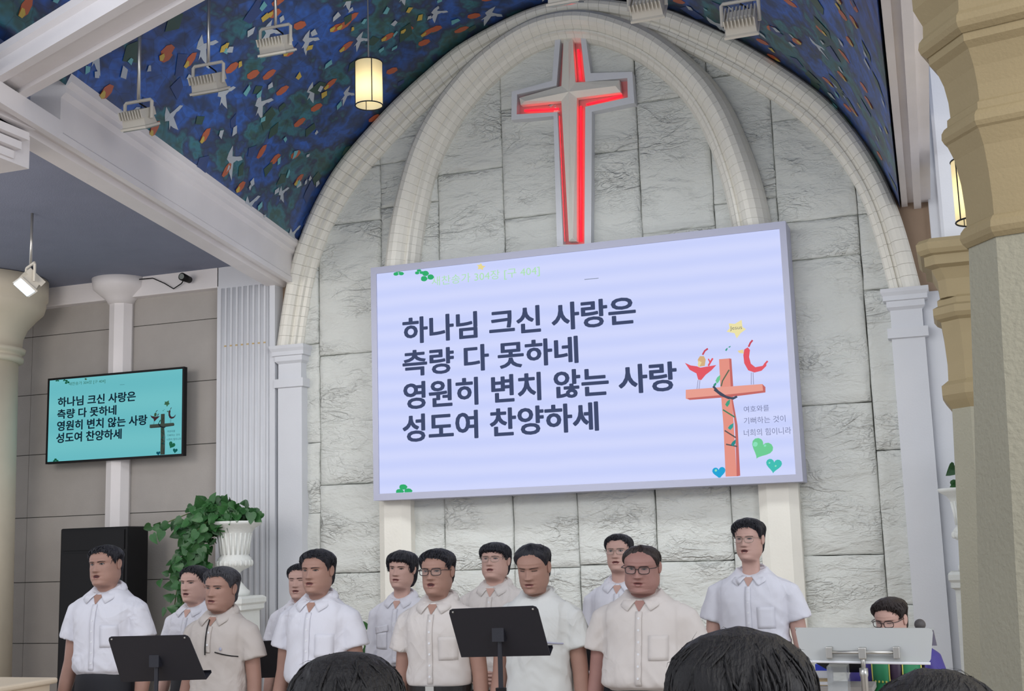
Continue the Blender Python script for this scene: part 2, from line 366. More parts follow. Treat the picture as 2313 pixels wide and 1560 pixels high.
def glassmat():
    m = bpy.data.materials.new('stained_glass_print'); m.use_nodes = True; nt = m.node_tree; b = nt.nodes['Principled BSDF']
    tc = nt.nodes.new('ShaderNodeTexCoord'); L = nt.links.new
    mp = nt.nodes.new('ShaderNodeMapping'); mp.inputs['Scale'].default_value = (1, .6, 1); L(tc.outputs['Object'], mp.inputs[0])
    n = nt.nodes.new('ShaderNodeTexNoise'); n.inputs['Scale'].default_value = 1.9; n.inputs['Detail'].default_value = 4; n.inputs['Roughness'].default_value = .65; n.inputs['Distortion'].default_value = .15
    L(mp.outputs[0], n.inputs['Vector'])
    r = nt.nodes.new('ShaderNodeValToRGB'); cr = r.color_ramp
    stops = [(.28, (26, 38, 66)), (.37, (26, 58, 110)), (.43, (30, 84, 168)), (.48, (30, 66, 126)), (.53, (32, 48, 80)), (.58, (38, 102, 116)), (.63, (36, 78, 74)), (.70, (30, 46, 84)), (.80, (40, 112, 176))]
    cr.elements[0].position = stops[0][0]; cr.elements[0].color = lin(stops[0][1]); cr.elements[1].position = stops[-1][0]; cr.elements[1].color = lin(stops[-1][1])
    for p, c in stops[1:-1]: e = cr.elements.new(p); e.color = lin(c)
    L(n.outputs[0], r.inputs[0])
    v = nt.nodes.new('ShaderNodeTexVoronoi'); v.inputs['Scale'].default_value = 7; L(mp.outputs[0], v.inputs['Vector'])
    hs = nt.nodes.new('ShaderNodeMixRGB'); hs.blend_type = 'OVERLAY'; hs.inputs[0].default_value = .3; L(r.outputs[0], hs.inputs[1])
    bw = nt.nodes.new('ShaderNodeRGBToBW'); L(v.outputs['Color'], bw.inputs[0]); L(bw.outputs[0], hs.inputs[2])
    v2 = nt.nodes.new('ShaderNodeTexVoronoi'); v2.feature = 'DISTANCE_TO_EDGE'; v2.inputs['Scale'].default_value = 7; L(mp.outputs[0], v2.inputs['Vector'])
    st = nt.nodes.new('ShaderNodeMath'); st.operation = 'GREATER_THAN'; st.inputs[1].default_value = .018; L(v2.outputs['Distance'], st.inputs[0])
    mm = nt.nodes.new('ShaderNodeMapRange'); mm.inputs['To Min'].default_value = .75; L(st.outputs[0], mm.inputs[0])
    mx = nt.nodes.new('ShaderNodeMixRGB'); mx.blend_type = 'MULTIPLY'; mx.inputs[0].default_value = 1; L(hs.outputs[0], mx.inputs[1]); L(mm.outputs[0], mx.inputs[2])
    L(mx.outputs[0], b.inputs['Base Color']); b.inputs['Roughness'].default_value = .38
    return m
GM = glassmat()
NS, NT = 60, 24; TM = 8.2
rings = [[vault(PL*i/NS, TM*j/NT) for i in range(NS+1)]+[vault(PL*i/NS, TM*j/NT, -.06) for i in range(NS, -1, -1)] for j in range(NT+1)]
mb = MB().loft(rings, True, True)
vt = mb.obj('ceiling_vault', GM, None, True); struct(vt, 'curved vault covered with blue stained-glass film of doves')

# doves, orange leaves and chips of the film: thin pieces lying on the vault
def decal(pts, s0, t0, rot, sc, col, name='glass_piece', off=.0035, th=.0015):
    vs = []
    for a, b in pts:
        x = (a*math.cos(rot)-b*math.sin(rot))*sc; y = (a*math.sin(rot)+b*math.cos(rot))*sc
        s = min(max(s0+x, .01), PL-.03); vs.append(vault(s, max(.02, t0+y), off))
    n = len(vs); b2 = [vault(min(max(s0+(a*math.cos(rot)-b*math.sin(rot))*sc, .01), PL-.03), max(.02, t0+(a*math.sin(rot)+b*math.cos(rot))*sc), off-th) for a, b in pts]
    return vs, b2
dm = dict(white=mat('pearl_glass', (170, 178, 186), .35), orange=mat('orange_glass', (172, 84, 48), .35), cyan=mat('aqua_glass', (96, 164, 172), .3), yellow=mat('amber_glass', (186, 160, 62), .35), green=mat('green_glass', (30, 66, 56), .35), blue=mat('blue_glass', (28, 56, 112), .35))
DOVE = [[(0, 0), (.25, .08), (.5, .30), (.42, .02), (.62, -.12), (.30, -.16), (.05, -.12)], [(.18, .06), (.10, .62), (.30, .38), (.40, .22), (.34, .05)], [(.05, -.12), (-.22, -.10), (-.36, .02), (-.12, .04), (0, 0)], [(.30, -.16), (.40, -.5), (.55, -.30), (.60, -.13)]]
LEAF = [(0, -.5), (.22, -.25), (.26, .1), (.1, .5), (-.12, .42), (-.26, .1), (-.2, -.28)]
TIP = [(.04, .12), (.2, .2), (.12, .52), (-.1, .44), (-.14, .22)]
CHIP = [(-.5, -.2), (.1, -.5), (.5, .1), (.05, .55)]
def piece(polys, s, t, rot, sc, m, name):
    mb = MB()
    for pl in polys:
        top, bot = decal(pl, s, t, rot, sc, None); n = len(top)
        mb.add(top+bot, [tuple(range(n)), tuple(range(2*n-1, n-1, -1))]+[(i, n+i, n+(i+1) % n, (i+1) % n) for i in range(n)])
    return mb.obj(name, m, vt)
rd = random.Random(11); chips = {k: MB() for k in dm}
SP = .60
for i in range(int(PL/SP)+1):
    for j in range(int(7.4/SP)):
        s = .15+i*SP+(j % 2)*.2+rd.uniform(-.05, .05); t = .25+j*SP+rd.uniform(-.06, .06)
        if s > PL-.1: continue
        left = s < PL/2; rot = (2.3 if left else -2.3)+rd.uniform(-.3, .3)
        nd = sum(1 for o in vt.children if o.name.startswith('dove'))
        if nd < 90 and rd.random() < .62:
            piece(DOVE, s, t, rot, .25+rd.uniform(-.05, .05), dm['white'], 'dove')
        for q in range(3):
            ds, dt = s+rd.uniform(.1, .26)*rd.choice((-1, 1)), t+rd.uniform(.1, .26)*rd.choice((-1, 1))
            if not .1 < ds < PL-.1 or dt < .1: continue
            rr = (.9 if left else -.9)+rd.uniform(-.4, .4)
            if rd.random() < .62:
                o = piece([LEAF], ds, dt, rr, .17, dm['orange'], 'orange_leaf')
                if rd.random() < .5: top, bot = decal(TIP, ds, dt, rr, .17, None, off=.009); chips['yellow'].add(top, [tuple(range(len(top)))])
for k in range(620):
    s = rd.uniform(.06, PL-.08); t = rd.uniform(.05, 7.8); c = rd.choice(('white', 'cyan', 'cyan', 'green', 'blue', 'blue', 'green', 'yellow') if k % 4 else ('white',))
    top, bot = decal([(a+rd.uniform(-.12, .12), b+rd.uniform(-.12, .12)) for a, b in CHIP], s, t, rd.uniform(0, 6), rd.uniform(.05, .10) if c in ('white', 'cyan', 'yellow') else rd.uniform(.1, .24), None, off=.004 if c in ('green', 'blue') else .0075)
    chips[c].add(top, [(0, 1, 2, 3)])
for c, b in chips.items(): b.obj('glass_chips', dm[c], vt, kind='stuff')
# near stained-glass panel over the crossing beam
o = MB().loft([[(-14, -3.6, z), (-6.3, -3.6, z), (-5.65, -4.75, z), (-4.7, -5.1, z), (-4.7, -9, z), (-14, -9, z)] for z in (5.62, 5.66)]).obj('ceiling_panel', GM); struct(o, 'patch of stained-glass ceiling in the top left corner')
for k in range(14):
    x, y = rd.uniform(-6.6, -5.2), rd.uniform(-6.6, -5.1)
    pl = LEAF if k % 2 else CHIP; sc = .2 if k % 2 else .12
    MB().add([(x+a*sc, y+b*sc, 5.612) for a, b in pl], [tuple(range(len(pl)))]).obj('orange_leaf' if k % 2 else 'glass_piece', dm['orange' if k % 2 else 'white'], o)

# beams -------------------------------------------------------------
def beam(name, p0, d, profile, L, m, label, p1=None):
    """profile: (offset sideways from line, z) swept along horizontal direction d from p0"""
    d = Vector((d[0], d[1], 0)).normalized(); side = Vector((-d.y, d.x, 0))
    rings = [[p0+d*t+side*a+Vector((0, 0, z)) for a, z in profile] for t in (0, L)]
    o = MB().loft(rings).obj(name, m); return struct(o, label)
# left nave beam: side = towards +x is negative
prL = [(0, .04), (0, -.03), (.02, -.05), (.035, -.06), (.035, -.10), (.07, -.13), (.07, -.36), (.05, -.38), (.05, -.43), (.10, -.43), (.13, -.40), (.17, -.40), (.20, -.43), (.36, -.43), (.40, -.40), (.42, -.34), (.42, .04)]
pl0 = Vector((-6.17, .05, 5.0))
bl = beam('trim_9', pl0, (LD.x, LD.y), [(-a, z) for a, z in prL], 4.78, M['beam'], 'long white moulded beam under the left edge of the vault')
_u = Vector((LD.x, LD.y, 0)).normalized(); beam('trim_9', pl0+_u*4.78, (LD.x, LD.y), [(-a, z) for a, z in ((.05, -.30), (.05, -.43), (.10, -.43), (.13, -.40), (.17, -.40), (.20, -.43), (.36, -.43), (.40, -.40), (.42, -.34), (.42, -.30))], 2.2, M['beam'], 'lower moulding of the long left beam running past the crossing beam')
prR = [(0, .3), (0, 0), (.05, -.0), (.05, .03), (.10, .03), (.10, -.03), (.16, -.03), (.16, .02), (.24, .02), (.24, .3)]
beam('trim_10', Vector((-.27, .05, 4.68)), (RD.x, RD.y), [(a, z) for a, z in prR], 7.0, M['beam'], 'white moulded beam along the right edge of the vault')
p0, p1 = atZ(65, 218, 4.70), atZ(464, 0, 4.70)
d2 = (p1-p0); d2.z = 0
prB = [(0, 0), (.0, .04), (.03, .06), (.03, .13), (.0, .15), (.0, .20), (.28, .20), (.28, .15), (.25, .13), (.25, .06), (.28, .04), (.28, 0), (.22, 0), (.22, .03), (.07, .03), (.07, 0)]
b2 = beam('trim_11', p0-d2.normalized()*2.2, d2, [(-a, z) for a, z in prB], 6.5, M['beam'], 'white crossing beam with recessed soffit at the top left')
for px in ((365, 27), (212, 114)):
    q = atZ(px[0], px[1], 4.725); MB().lathe([(.012, q.z-.012), (.016, q.z-.002), (.016, q.z+.02)], 12, q.x, q.y).obj('spot_hole', M['black'], b2)
# ornate corner capital where the beams meet
r = thing('trim_12', 'ornate white corner capital where two beams meet at the left edge', 'x'); del r['category']; r['kind'] = 'structure'
q = atZ(-8, 268, 4.6)
for i, (e, z) in enumerate(((.13, 4.57), (.10, 4.50), (.06, 4.44), (.02, 4.38))):
    MB().box((q.x-.5, q.y-.3, z), (q.x+e, q.y+.2-i*.02, z+.05)).obj('step', M['beam'], r)
MB().box((q.x-.6, q.y-.26, 4.36), (q.x+.0, q.y+.3, 4.62)).obj('block', M['beam'], r)
for i in range(7): MB().ball((q.x-.35+i*.08, q.y-.31, 4.56), (.03, .03, .04), 10, 6).obj('scroll', M['beam'], r, True)
# ------------------------------------------------------------------ right side pilasters and columns
r = thing('trim_13', 'fluted white strips rising beside the right arch foot', 'x'); del r['category']; r['kind'] = 'structure'
for (x0, x1, y, z0, z1) in ((-.17, .0, -.06, 0.15, 3.90), (.0, .05, -.02, .15, 3.8), (.05, .14, -.10, .15, 3.75), (.14, .30, -.05, .15, 3.6), (.30, .55, 0, .15, 3.6), (-.05, .18, -.05, 4.28, 7.4), (.03, .10, -.08, 4.3, 7.4), (.18, .36, -.02, 4.25, 7.4), (.22, .30, -.05, 4.25, 7.4)):
    bevel(MB().box((x0, y, z0), (x1, .15, z1)).obj('strip', M['plaster'], r), .008)
o = MB().box((.25, .1, 0), (7, .3, 7.6)).obj('wall_right', mat('warm_wall', (196, 178, 136), .8, var=.05)); struct(o, 'warm cream wall behind the right hand columns')
# cream column between
def sq(cx, cy, h, z, ch=.35):
    k = h*ch; return [(cx-h, cy-h+k, z), (cx-h+k, cy-h, z), (cx+h-k, cy-h, z), (cx+h, cy-h+k, z), (cx+h, cy+h-k, z), (cx+h-k, cy+h, z), (cx-h+k, cy+h, z), (cx-h, cy+h-k, z)]
r = thing('trim_14', 'cream column with stacked mouldings standing behind the near pillar', 'x'); del r['category']; r['kind'] = 'structure'
mc = (.25, -1.3)
def lofted(name, ks, parent, m, ch, c=mc, sm=False):
    return MB().loft([sq(c[0], c[1], h, z, ch) for h, z in ks]).obj(name, m, parent, sm)
lofted('shaft', [(.35, .15), (.25, 2.78)], r, M['cream'], .5)
lofted('neck_ring', [(.25, 2.76), (.29, 2.82), (.31, 2.86), (.31, 2.93), (.26, 2.97)], r, M['creams'], .5)
lofted('capital', [(.26, 2.96), (.255, 3.1), (.265, 3.3), (.275, 3.40), (.305, 3.42), (.325, 3.45), (.325, 3.50), (.29, 3.52), (.29, 3.56), (.265, 3.58)], r, M['creams'], .45)
lofted('abacus', [(.265, 3.57), (.275, 3.70), (.31, 3.78), (.355, 3.80), (.355, 3.87), (.38, 3.88), (.40, 3.91), (.405, 3.96), (.38, 3.99)], r, M['creams'], .2)
lofted('upper_block', [(.22, 3.98), (.22, 7.4)], r, M['plaster'], .1)
# near pillar -------------------------------------------------------
r = thing('trim_15', 'near cream pillar with rough stucco shaft and tiered capital at the right edge', 'x'); del r['category']; r['kind'] = 'structure'
NP = atY(2370, 900, -6.6); ncx, ncy = NP.x, NP.y
def octo(R, z, rot=math.radians(9)): return [(ncx+R*math.cos(rot+k*PI/4), ncy+R*math.sin(rot+k*PI/4), z) for k in range(8)]
def oloft(name, ks, m): return MB().loft([octo(max(.2 if z > 2.5 else 0, R-.064*(z-NP.z)), z) for R, z in ks]).obj(name, m, r)
def zat(y, px=2250): return atY(px, y, ncy-.25).z
K = .24/173
def RR(px): return (2370-px)*K
oloft('shaft', [(RR(2205), .0), (RR(2200), zat(900)), (RR(2196), zat(520))], M['cream'])
oloft('lower_moulding', [(RR(2192), zat(522)), (RR(2182), zat(512)), (RR(2176), zat(500)), (RR(2178), zat(485)), (RR(2186), zat(474)), (RR(2192), zat(470))], M['creams'])
oloft('lower_bell', [(RR(2193), zat(471)), (RR(2190), zat(430)), (RR(2182), zat(370)), (RR(2168), zat(310)), (RR(2150), zat(272))], M['creams'])
oloft('middle_moulding', [(RR(2152), zat(274)), (RR(2144), zat(268)), (RR(2138), zat(258)), (RR(2138), zat(244)), (RR(2144), zat(234)), (RR(2152), zat(228)), (RR(2152), zat(212)), (RR(2160), zat(206))], M['creams'])
oloft('upper_bell', [(RR(2160), zat(207)), (RR(2156), zat(170)), (RR(2146), zat(130)), (RR(2128), zat(90)), (RR(2112), zat(76)), (RR(2110), zat(58))], M['creams'])
oloft('top_moulding', [(RR(2106), zat(58)), (RR(2092), zat(48)), (RR(2086), zat(36)), (RR(2088), zat(20)), (RR(2098), zat(8)), (RR(2098), zat(-20)), (RR(2075), zat(-60)), (RR(2070), zat(-120)), (RR(2070), zat(-300))], M['creams'])
# floor and stage
o = MB().box((-14, -12.5, -.1), (4, .3, 0)).obj('floor', M['floor']); struct(o)
o = MB().box((-11, -6.2, 0), (3, .05, .15)).obj('floor_stage', M['floor']); struct(o, 'low stage platform under the choir')

# ------------------------------------------------------------------ red-lit cross
cr = thing('wall_cross', 'large white wall cross outlined by glowing red neon high on the stone wall', 'cross', (-3.68, 0, 3.9))
def xz(x, y, Y): q = atY(x, y, Y); return (q.x+3.68, q.z-3.9)
fo = [(1254, 82), (1322, 78), (1334, 165), (1428, 162), (1433, 232), (1337, 252), (1335, 556), (1258, 556), (1250, 262), (1155, 271), (1156, 207), (1247, 182)]
fi = [(1266, 84), (1311, 80), (1322, 184), (1417, 176), (1418, 220), (1322, 241), (1320, 552), (1272, 552), (1259, 253), (1167, 258), (1168, 213), (1257, 193)]
yf = -.11
o1 = [xz(x, y, yf) for x, y in fo]; i1 = [xz(x, y, yf) for x, y in fi]; n = 12
mb = MB(); vs = [(x, yf, z) for x, z in o1]+[(x, yf, z) for x, z in i1]+[(x, 0.02, z) for x, z in o1]+[(x, 0.02, z) for x, z in i1]
fs = []
for k in range(n):
    j = (k+1) % n; fs += [(k, j, n+j, n+k), (k, 2*n+k, 2*n+j, j), (n+k, n+j, 3*n+j, 3*n+k)]
mb.add(vs, fs).obj('channel_frame', M['plaster'], cr, label='white raised outline frame of the cross')
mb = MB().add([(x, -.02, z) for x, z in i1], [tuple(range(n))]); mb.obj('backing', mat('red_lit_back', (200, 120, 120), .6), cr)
# tapered inner cross with ridge
def poly3(pts, Y): return [(xz(x, y, Y)[0], Y, xz(x, y, Y)[1]) for x, y in pts]
inn = [(1273, 86), (1293, 85), (1300, 186), (1399, 181), (1402, 208), (1303, 221), (1303, 545), (1285, 545), (1268, 228), (1176, 237), (1173, 221), (1268, 194)]
ridge = {0: (1283, 90), 3: (1388, 194), 6: (1296, 535), 9: (1184, 230)}
cen = (1285, 207)
out = poly3(inn, -.10); back = [(x, -.035, z) for x, _, z in out]
c0 = poly3([cen], -.15)[0]
mb = MB(); vs = out+back+[c0]; fs = [(k, 12+k, 12+(k+1) % 12, (k+1) % 12) for k in range(12)]
rp = [poly3([p], -.145)[0] for p in ((1284, 96), (1390, 194), (1294, 536), (1186, 228))]; vs += rp; b0 = 25
arms = [((11, 0), (0, 1), (1, 2)), ((2, 3), (3, 4), (4, 5)), ((5, 6), (6, 7), (7, 8)), ((8, 9), (9, 10), (10, 11))]
for k, (a, e, b) in enumerate(arms): fs += [(a[0], a[1], b0+k, 24), (e[0], e[1], b0+k), (b[0], b[1], 24, b0+k)]
mb.add(vs, fs).obj('inner_cross', M['arch'], cr)
red = mat('red_neon', (255, 20, 36), .4, emit=3.0)
for a, b in (((1306, 112), (1312, 180)), ((1312, 240), (1312, 545)), ((1405, 216), (1325, 236)), ((1262, 246), (1185, 250)), ((1262, 110), (1258, 188)), ((1262, 262), (1274, 545)), ((1180, 212), (1255, 192)), ((1325, 182), (1412, 178))):
    A, B = xz(a[0], a[1], -.05), xz(b[0], b[1], -.05)
    MB().tube([(A[0], -.05, A[1]), (B[0], -.05, B[1])], .010, 8).obj('neon_tube', red, cr, True)

# ------------------------------------------------------------------ text + flat art
def text_poly(body, bold):
    c = bpy.data.curves.new('t', 'FONT'); c.body = body; c.size = 1; c.offset = bold; c.resolution_u = 3
    o = bpy.data.objects.new('t', c); C.objects.link(o)
    dg = bpy.context.evaluated_depsgraph_get(); dg.update()
    me = bpy.data.meshes.new_from_object(o.evaluated_get(dg)); bpy.data.objects.remove(o)
    V = [(v.co.x, v.co.y) for v in me.vertices]; Fc = [tuple(p.vertices) for p in me.polygons]; bpy.data.meshes.remove(me)
    return V, Fc
def uv(x, y, Y=-.2):   # photo pixel -> normalised display coordinate
    q = atY(x, y, Y); return ((q.x-SX0)/(SX1-SX0), (q.z-SZ0)/(SZ1-SZ0))
SY = -.33
a, b, c_, d_ = atY(853, 620, SY), atY(1768, 514, SY), atY(1790, 1068, SY), atY(855, 1118, SY)
SX0, SX1, SZ1, SZ0 = (a.x+d_.x)/2, (b.x+c_.x)/2, (a.z+b.z)/2, (c_.z+d_.z)/2
Art = []   # (name, verts uv, faces, colour, layer, label)
def A_poly(name, pts, col, layer=1): Art.append((name, [uv(x, y, SY) for x, y in pts], [tuple(range(len(pts)))], col, layer))
def A_line(name, pts, w, col, layer=2):
    P = [Vector(uv(x, y, SY)) for x, y in pts]; asp = (SX1-SX0)/(SZ1-SZ0); vs = []; fs = []
    for i, p in enumerate(P):
        t = P[min(i+1, len(P)-1)]-P[max(i-1, 0)]; t = Vector((t.x*asp, t.y)).normalized(); n_ = Vector((-t.y/asp, t.x))*w/2/550
        vs += [tuple(p+n_), tuple(p-n_)]
        if i: fs.append((2*i-2, 2*i-1, 2*i+1, 2*i))
    Art.append((name, vs, fs, col, layer))
def A_text(name, body, x0, x1, yl, yr, h, col, bold=.02, layer=2):
    """x0,x1 px; yl,yr centre y at either end; h height px"""
    V, Fc = text_poly(body, bold if bold < .02 else .008)
    if bold >= .02:
        V0, F0 = V, Fc; V, Fc = [], []
        for dx_, dy_ in ((0, 0), (.022, 0), (-.022, 0), (0, .016), (0, -.016), (.016, .012), (-.016, -.012), (.016, -.012), (-.016, .012)):
            o_ = len(V); V += [(a+dx_, b+dy_) for a, b in V0]; Fc += [tuple(i+o_ for i in f) for f in F0]
    X = [v[0] for v in V]; Y = [v[1] for v in V]
    u0, v0 = uv(x0, yl, SY); u1, v1 = uv(x1, yr, SY); vc = (v0+v1)/2
    hh = abs(uv(x0, yl-h/2, SY)[1]-uv(x0, yl+h/2, SY)[1])
    vs = [(u0+(a-min(X))/(max(X)-min(X))*(u1-u0), vc+((b-min(Y))/(max(Y)-min(Y))-.5)*hh) for a, b in V]
    par = list(range(len(Fc))); iv = sorted(((min(vs[i][0] for i in f), max(vs[i][0] for i in f), q) for q, f in enumerate(Fc)))
    em = (u1-u0)/(max(X)-min(X)); grp = [[iv[0][2]]]; end = iv[0][1]
    for lo, hi, q in iv[1:]:
        if lo > end+.13*em and len(Fc) > 1: grp.append([])
        grp[-1].append(q); end = max(end, hi)
    for g_ in grp:
        ids = sorted({i for q in g_ for i in Fc[q]}); mp_ = {i: n_ for n_, i in enumerate(ids)}
        Art.append((name, [vs[i] for i in ids], [tuple(mp_[i] for i in Fc[q]) for q in g_], col, layer))
INK = (66, 76, 108)
A_text('lyric_word', '하나님 크신 사랑은', 909, 1436, 748, 699, 60, INK, .022)
A_text('lyric_word', '측량 다 못하네', 909, 1306, 821, 789, 59, INK, .022)
A_text('lyric_word', '영원히 변치 않는 사랑', 911, 1529, 894.5, 848, 62, INK, .022)
A_text('lyric_word', '성도여 찬양하세', 909, 1352, 968, 939, 63, INK, .022)
A_text('title_word', '새찬송가 304장 [구 404]', 975, 1219, 637, 611, 24, (176, 226, 180), .0)
for t_, x1, y_, h in (('여호와를', 1737, 923, 14), ('기뻐하는 것이', 1774, 948, 15), ('너희의 힘이니라', 1787, 975, 16)): A_text('handwritten_word', t_, 1680, x1, y_+1, y_-2, h, (110, 116, 150), -.004)
star = [(1663, 722), (1669, 738), (1686, 744), (1674, 754), (1672, 766), (1663, 760), (1653, 766), (1653, 752), (1641, 749), (1651, 739), (1649, 728), (1659, 732)]
A_poly('star', star[0:0]+[(1675, 722), (1677, 738), (1685, 743), (1673, 752), (1664, 764), (1659, 752), (1641, 749), (1648, 741), (1646, 730), (1660, 731)], (236, 226, 170))
A_text('star_word', 'Jesus', 1649, 1676, 742, 740, 11, (96, 100, 110), -.006, 3)
WOOD, WOODD = (228, 148, 134), (196, 108, 104)
A_poly('drawn_cross_upright', [(1624, 811), (1647, 809), (1652, 868), (1654, 905), (1664, 1070), (1668, 1075), (1639, 1076), (1634, 960), (1627, 872)], WOOD)
A_poly('drawn_cross_shade', [(1647, 809), (1652, 810), (1656, 870), (1655, 900), (1666, 960), (1672, 1074), (1664, 1075), (1660, 960), (1652, 900)], WOODD, 2)
A_poly('drawn_cross_bar', [(1549, 880), (1722, 867), (1727, 886), (1653, 893), (1558, 903), (1549, 900)], (232, 160, 146), 3)
A_poly('drawn_cross_bar_shade', [(1558, 903), (1552, 899), (1651, 890), (1724, 882), (1729, 886), (1652, 896)], WOODD, 4)
A_poly('drawn_cross_bar_end', [(1722, 867), (1729, 874), (1729, 886), (1724, 885)], WOODD, 4)
A_line('thorn_ring', [(1611, 872), (1622, 884), (1640, 896), (1656, 900), (1665, 895)], 5, (70, 78, 96), 5)
A_line('thorn_ring', [(1613, 880), (1628, 892), (1646, 900), (1660, 897)], 3, (70, 78, 96), 5)
A_line('vine', [(1647, 835), (1632, 860), (1629, 872)], 3, (96, 110, 90), 4); A_line('vine', [(1633, 925), (1660, 942)], 3, (70, 130, 100), 4)
A_line('vine', [(1637, 972), (1662, 988)], 3, (96, 90, 90), 4); A_line('vine', [(1640, 1003), (1665, 1008)], 3, (96, 90, 90), 4)
for cx_, cy_, w_, h_, col in ((1622, 856, 6, 10, (110, 200, 150)), (1615, 868, 4, 5, (60, 150, 130)), (1644, 910, 6, 9, (70, 160, 130)), (1651, 963, 7, 8, (60, 160, 150)), (1657, 1000, 6, 8, (50, 140, 140)), (1641, 789, 3, 4, (70, 160, 140)), (1648, 783, 3, 2, (70, 160, 140))):
    A_poly('drawn_leaf', [(cx_-w_, cy_+h_*.4), (cx_-w_*.3, cy_-h_*.4), (cx_+w_*.9, cy_-h_), (cx_+w_*.7, cy_+h_*.2), (cx_-w_*.2, cy_+h_)], col, 5)
BR = (226, 92, 104)
A_poly('drawn_bird', [(1547, 819), (1560, 825), (1574, 827), (1582, 830), (1600, 827), (1618, 824), (1607, 836), (1594, 846), (1584, 858), (1577, 857), (1573, 843), (1558, 835)], BR, 2)
A_poly('drawn_bird_head', [(1576, 812), (1581, 804), (1590, 804), (1594, 812), (1592, 826), (1579, 828)], (214, 176, 130), 3)
A_poly('drawn_bird_beak', [(1578, 814), (1585, 818), (1579, 830), (1576, 824)], (232, 214, 160), 4)
A_line('drawn_crest', [(1587, 801), (1592, 792), (1599, 787)], 4, (200, 80, 96), 3); A_line('drawn_foot', [(1600, 826), (1605, 817), (1610, 809)], 4, BR, 3); A_line('drawn_foot', [(1604, 818), (1600, 810)], 3, BR, 3)
A_line('drawn_leg', [(1577, 858), (1574, 879)], 1.4, (150, 150, 180), 2); A_line('drawn_leg', [(1581, 858), (1579, 878)], 1.4, (150, 150, 180), 2)
A_poly('drawn_bird', [(1681, 789), (1689, 784), (1694, 790), (1692, 806), (1696, 821), (1706, 829), (1722, 826), (1731, 818), (1731, 826), (1720, 837), (1704, 841), (1690, 836), (1681, 820), (1679, 802)], BR, 2)
A_poly('drawn_bird_beak', [(1666, 792), (1679, 789), (1680, 798), (1670, 797)], (232, 214, 160), 3)
A_line('drawn_crest', [(1691, 783), (1695, 774), (1700, 768)], 4, (200, 80, 96), 3); A_line('drawn_foot', [(1726, 824), (1734, 815)], 4, BR, 3)
A_line('drawn_leg', [(1697, 841), (1697, 868)], 1.4, (150, 150, 180), 2); A_line('drawn_leg', [(1701, 841), (1702, 868)], 1.4, (150, 150, 180), 2)
def blob(cx_, cy_, w_, h_, col, layer=2, n=16):
    A_poly('drawn_heart', [(cx_+w_*math.cos(2*PI*k/n)*(1+.12*math.sin(5*k)), cy_+h_*math.sin(2*PI*k/n)) for k in range(n)], col, layer)
def heart(cx_, cy_, w_, col, tilt=0):
    pts = []
    for k in range(24):
        t = 2*PI*k/24; x = 16*math.sin(t)**3; y = 13*math.cos(t)-5*math.cos(2*t)-2*math.cos(3*t)-math.cos(4*t)
        x, y = x*math.cos(tilt)-y*math.sin(tilt), x*math.sin(tilt)+y*math.cos(tilt); pts.append((cx_+x*w_/16, cy_-y*w_/16))
    A_poly('drawn_heart', pts, col, 2)
heart(1720, 1012, 25, (112, 204, 150), -.45); heart(1748, 1050, 18, (70, 190, 180), -.1); heart(1624, 1066, 15, (40, 164, 214), .1)
for x, y, w in ((1706, 1003, 8), (1728, 1006, 4), (1738, 1045, 3), (1752, 1052, 3), (1617, 1062, 4)): blob(x, y, w*.7, w*.7, (140, 225, 190), 3, 10)
GR = (52, 172, 110)
for cx_, cy_, w_ in ((900, 616, 7), (947, 614, 6), (912, 1106, 11)):
    for k in range(3): blob(cx_+w_*math.cos(k*2.1+.4)*1.0, cy_+w_*.6*math.sin(k*2.1+.4), w_*.9, w_*.55, GR, 2, 12)
for k in range(3): blob(964+9*math.cos(k*2.1+.2), 624+7*math.sin(k*2.1+.2), 8, 6, GR, 3, 12)
A_poly('drawn_star', [(1086, 594), (1090, 600), (1097, 601), (1091, 605), (1091, 610), (1085, 607), (1079, 608), (1081, 602), (1077, 598), (1083, 598)], (232, 216, 150), 2)
A_line('drawn_dash', [(1320, 631), (1352, 628)], 1.5, (130, 140, 160), 2)

def draw_art(parent, x0, z0, w, h, y, tint=None, keep=1.0):
    for name, vs, fs, col, layer in Art:
        cc = col if tint is None else tuple(int(c*keep*t/255) for c, t in zip(col, tint))
        pts = [(x0+min(max(u, .001), .999)*w, y-.0012*layer, z0+min(max(v, .001), .999)*h) for u, v in vs]
        o = MB().add(pts, fs).obj(name, glow(cc), parent)
def screenmat(name, c1, c2, sc):
    m = bpy.data.materials.new(name); m.use_nodes = True; nt = m.node_tree; nt.nodes.clear(); L = nt.links.new
    tc = nt.nodes.new('ShaderNodeTexCoord'); w = nt.nodes.new('ShaderNodeTexWave'); w.bands_direction = 'Z'; w.inputs['Scale'].default_value = sc; w.inputs['Distortion'].default_value = .8; w.inputs['Detail'].default_value = 1
    L(tc.outputs['Object'], w.inputs['Vector']); mx = nt.nodes.new('ShaderNodeMixRGB'); mx.inputs[1].default_value = lin(c1); mx.inputs[2].default_value = lin(c2); L(w.outputs['Fac'], mx.inputs[0])
    e = nt.nodes.new('ShaderNodeEmission'); L(mx.outputs[0], e.inputs[0]); o = nt.nodes.new('ShaderNodeOutputMaterial'); L(e.outputs[0], o.inputs[0]); return m
a, b, c_, d_ = atY(840, 606, SY), atY(1783, 497, SY), atY(1805, 1085, SY), atY(843, 1133, SY)
OX0, OX1, OZ1, OZ0 = (a.x+d_.x)/2, (b.x+c_.x)/2, (a.z+b.z)/2, (c_.z+d_.z)/2
ls = thing('led_screen', 'huge LED wall screen with four lines of dark song lyrics in a silver frame', 'screen', (OX0, SY, OZ0))
W_, H_ = OX1-OX0, OZ1-OZ0; ix0, iz0, ix1, iz1 = SX0-OX0, SZ0-OZ0, SX1-OX0, SZ1-OZ0
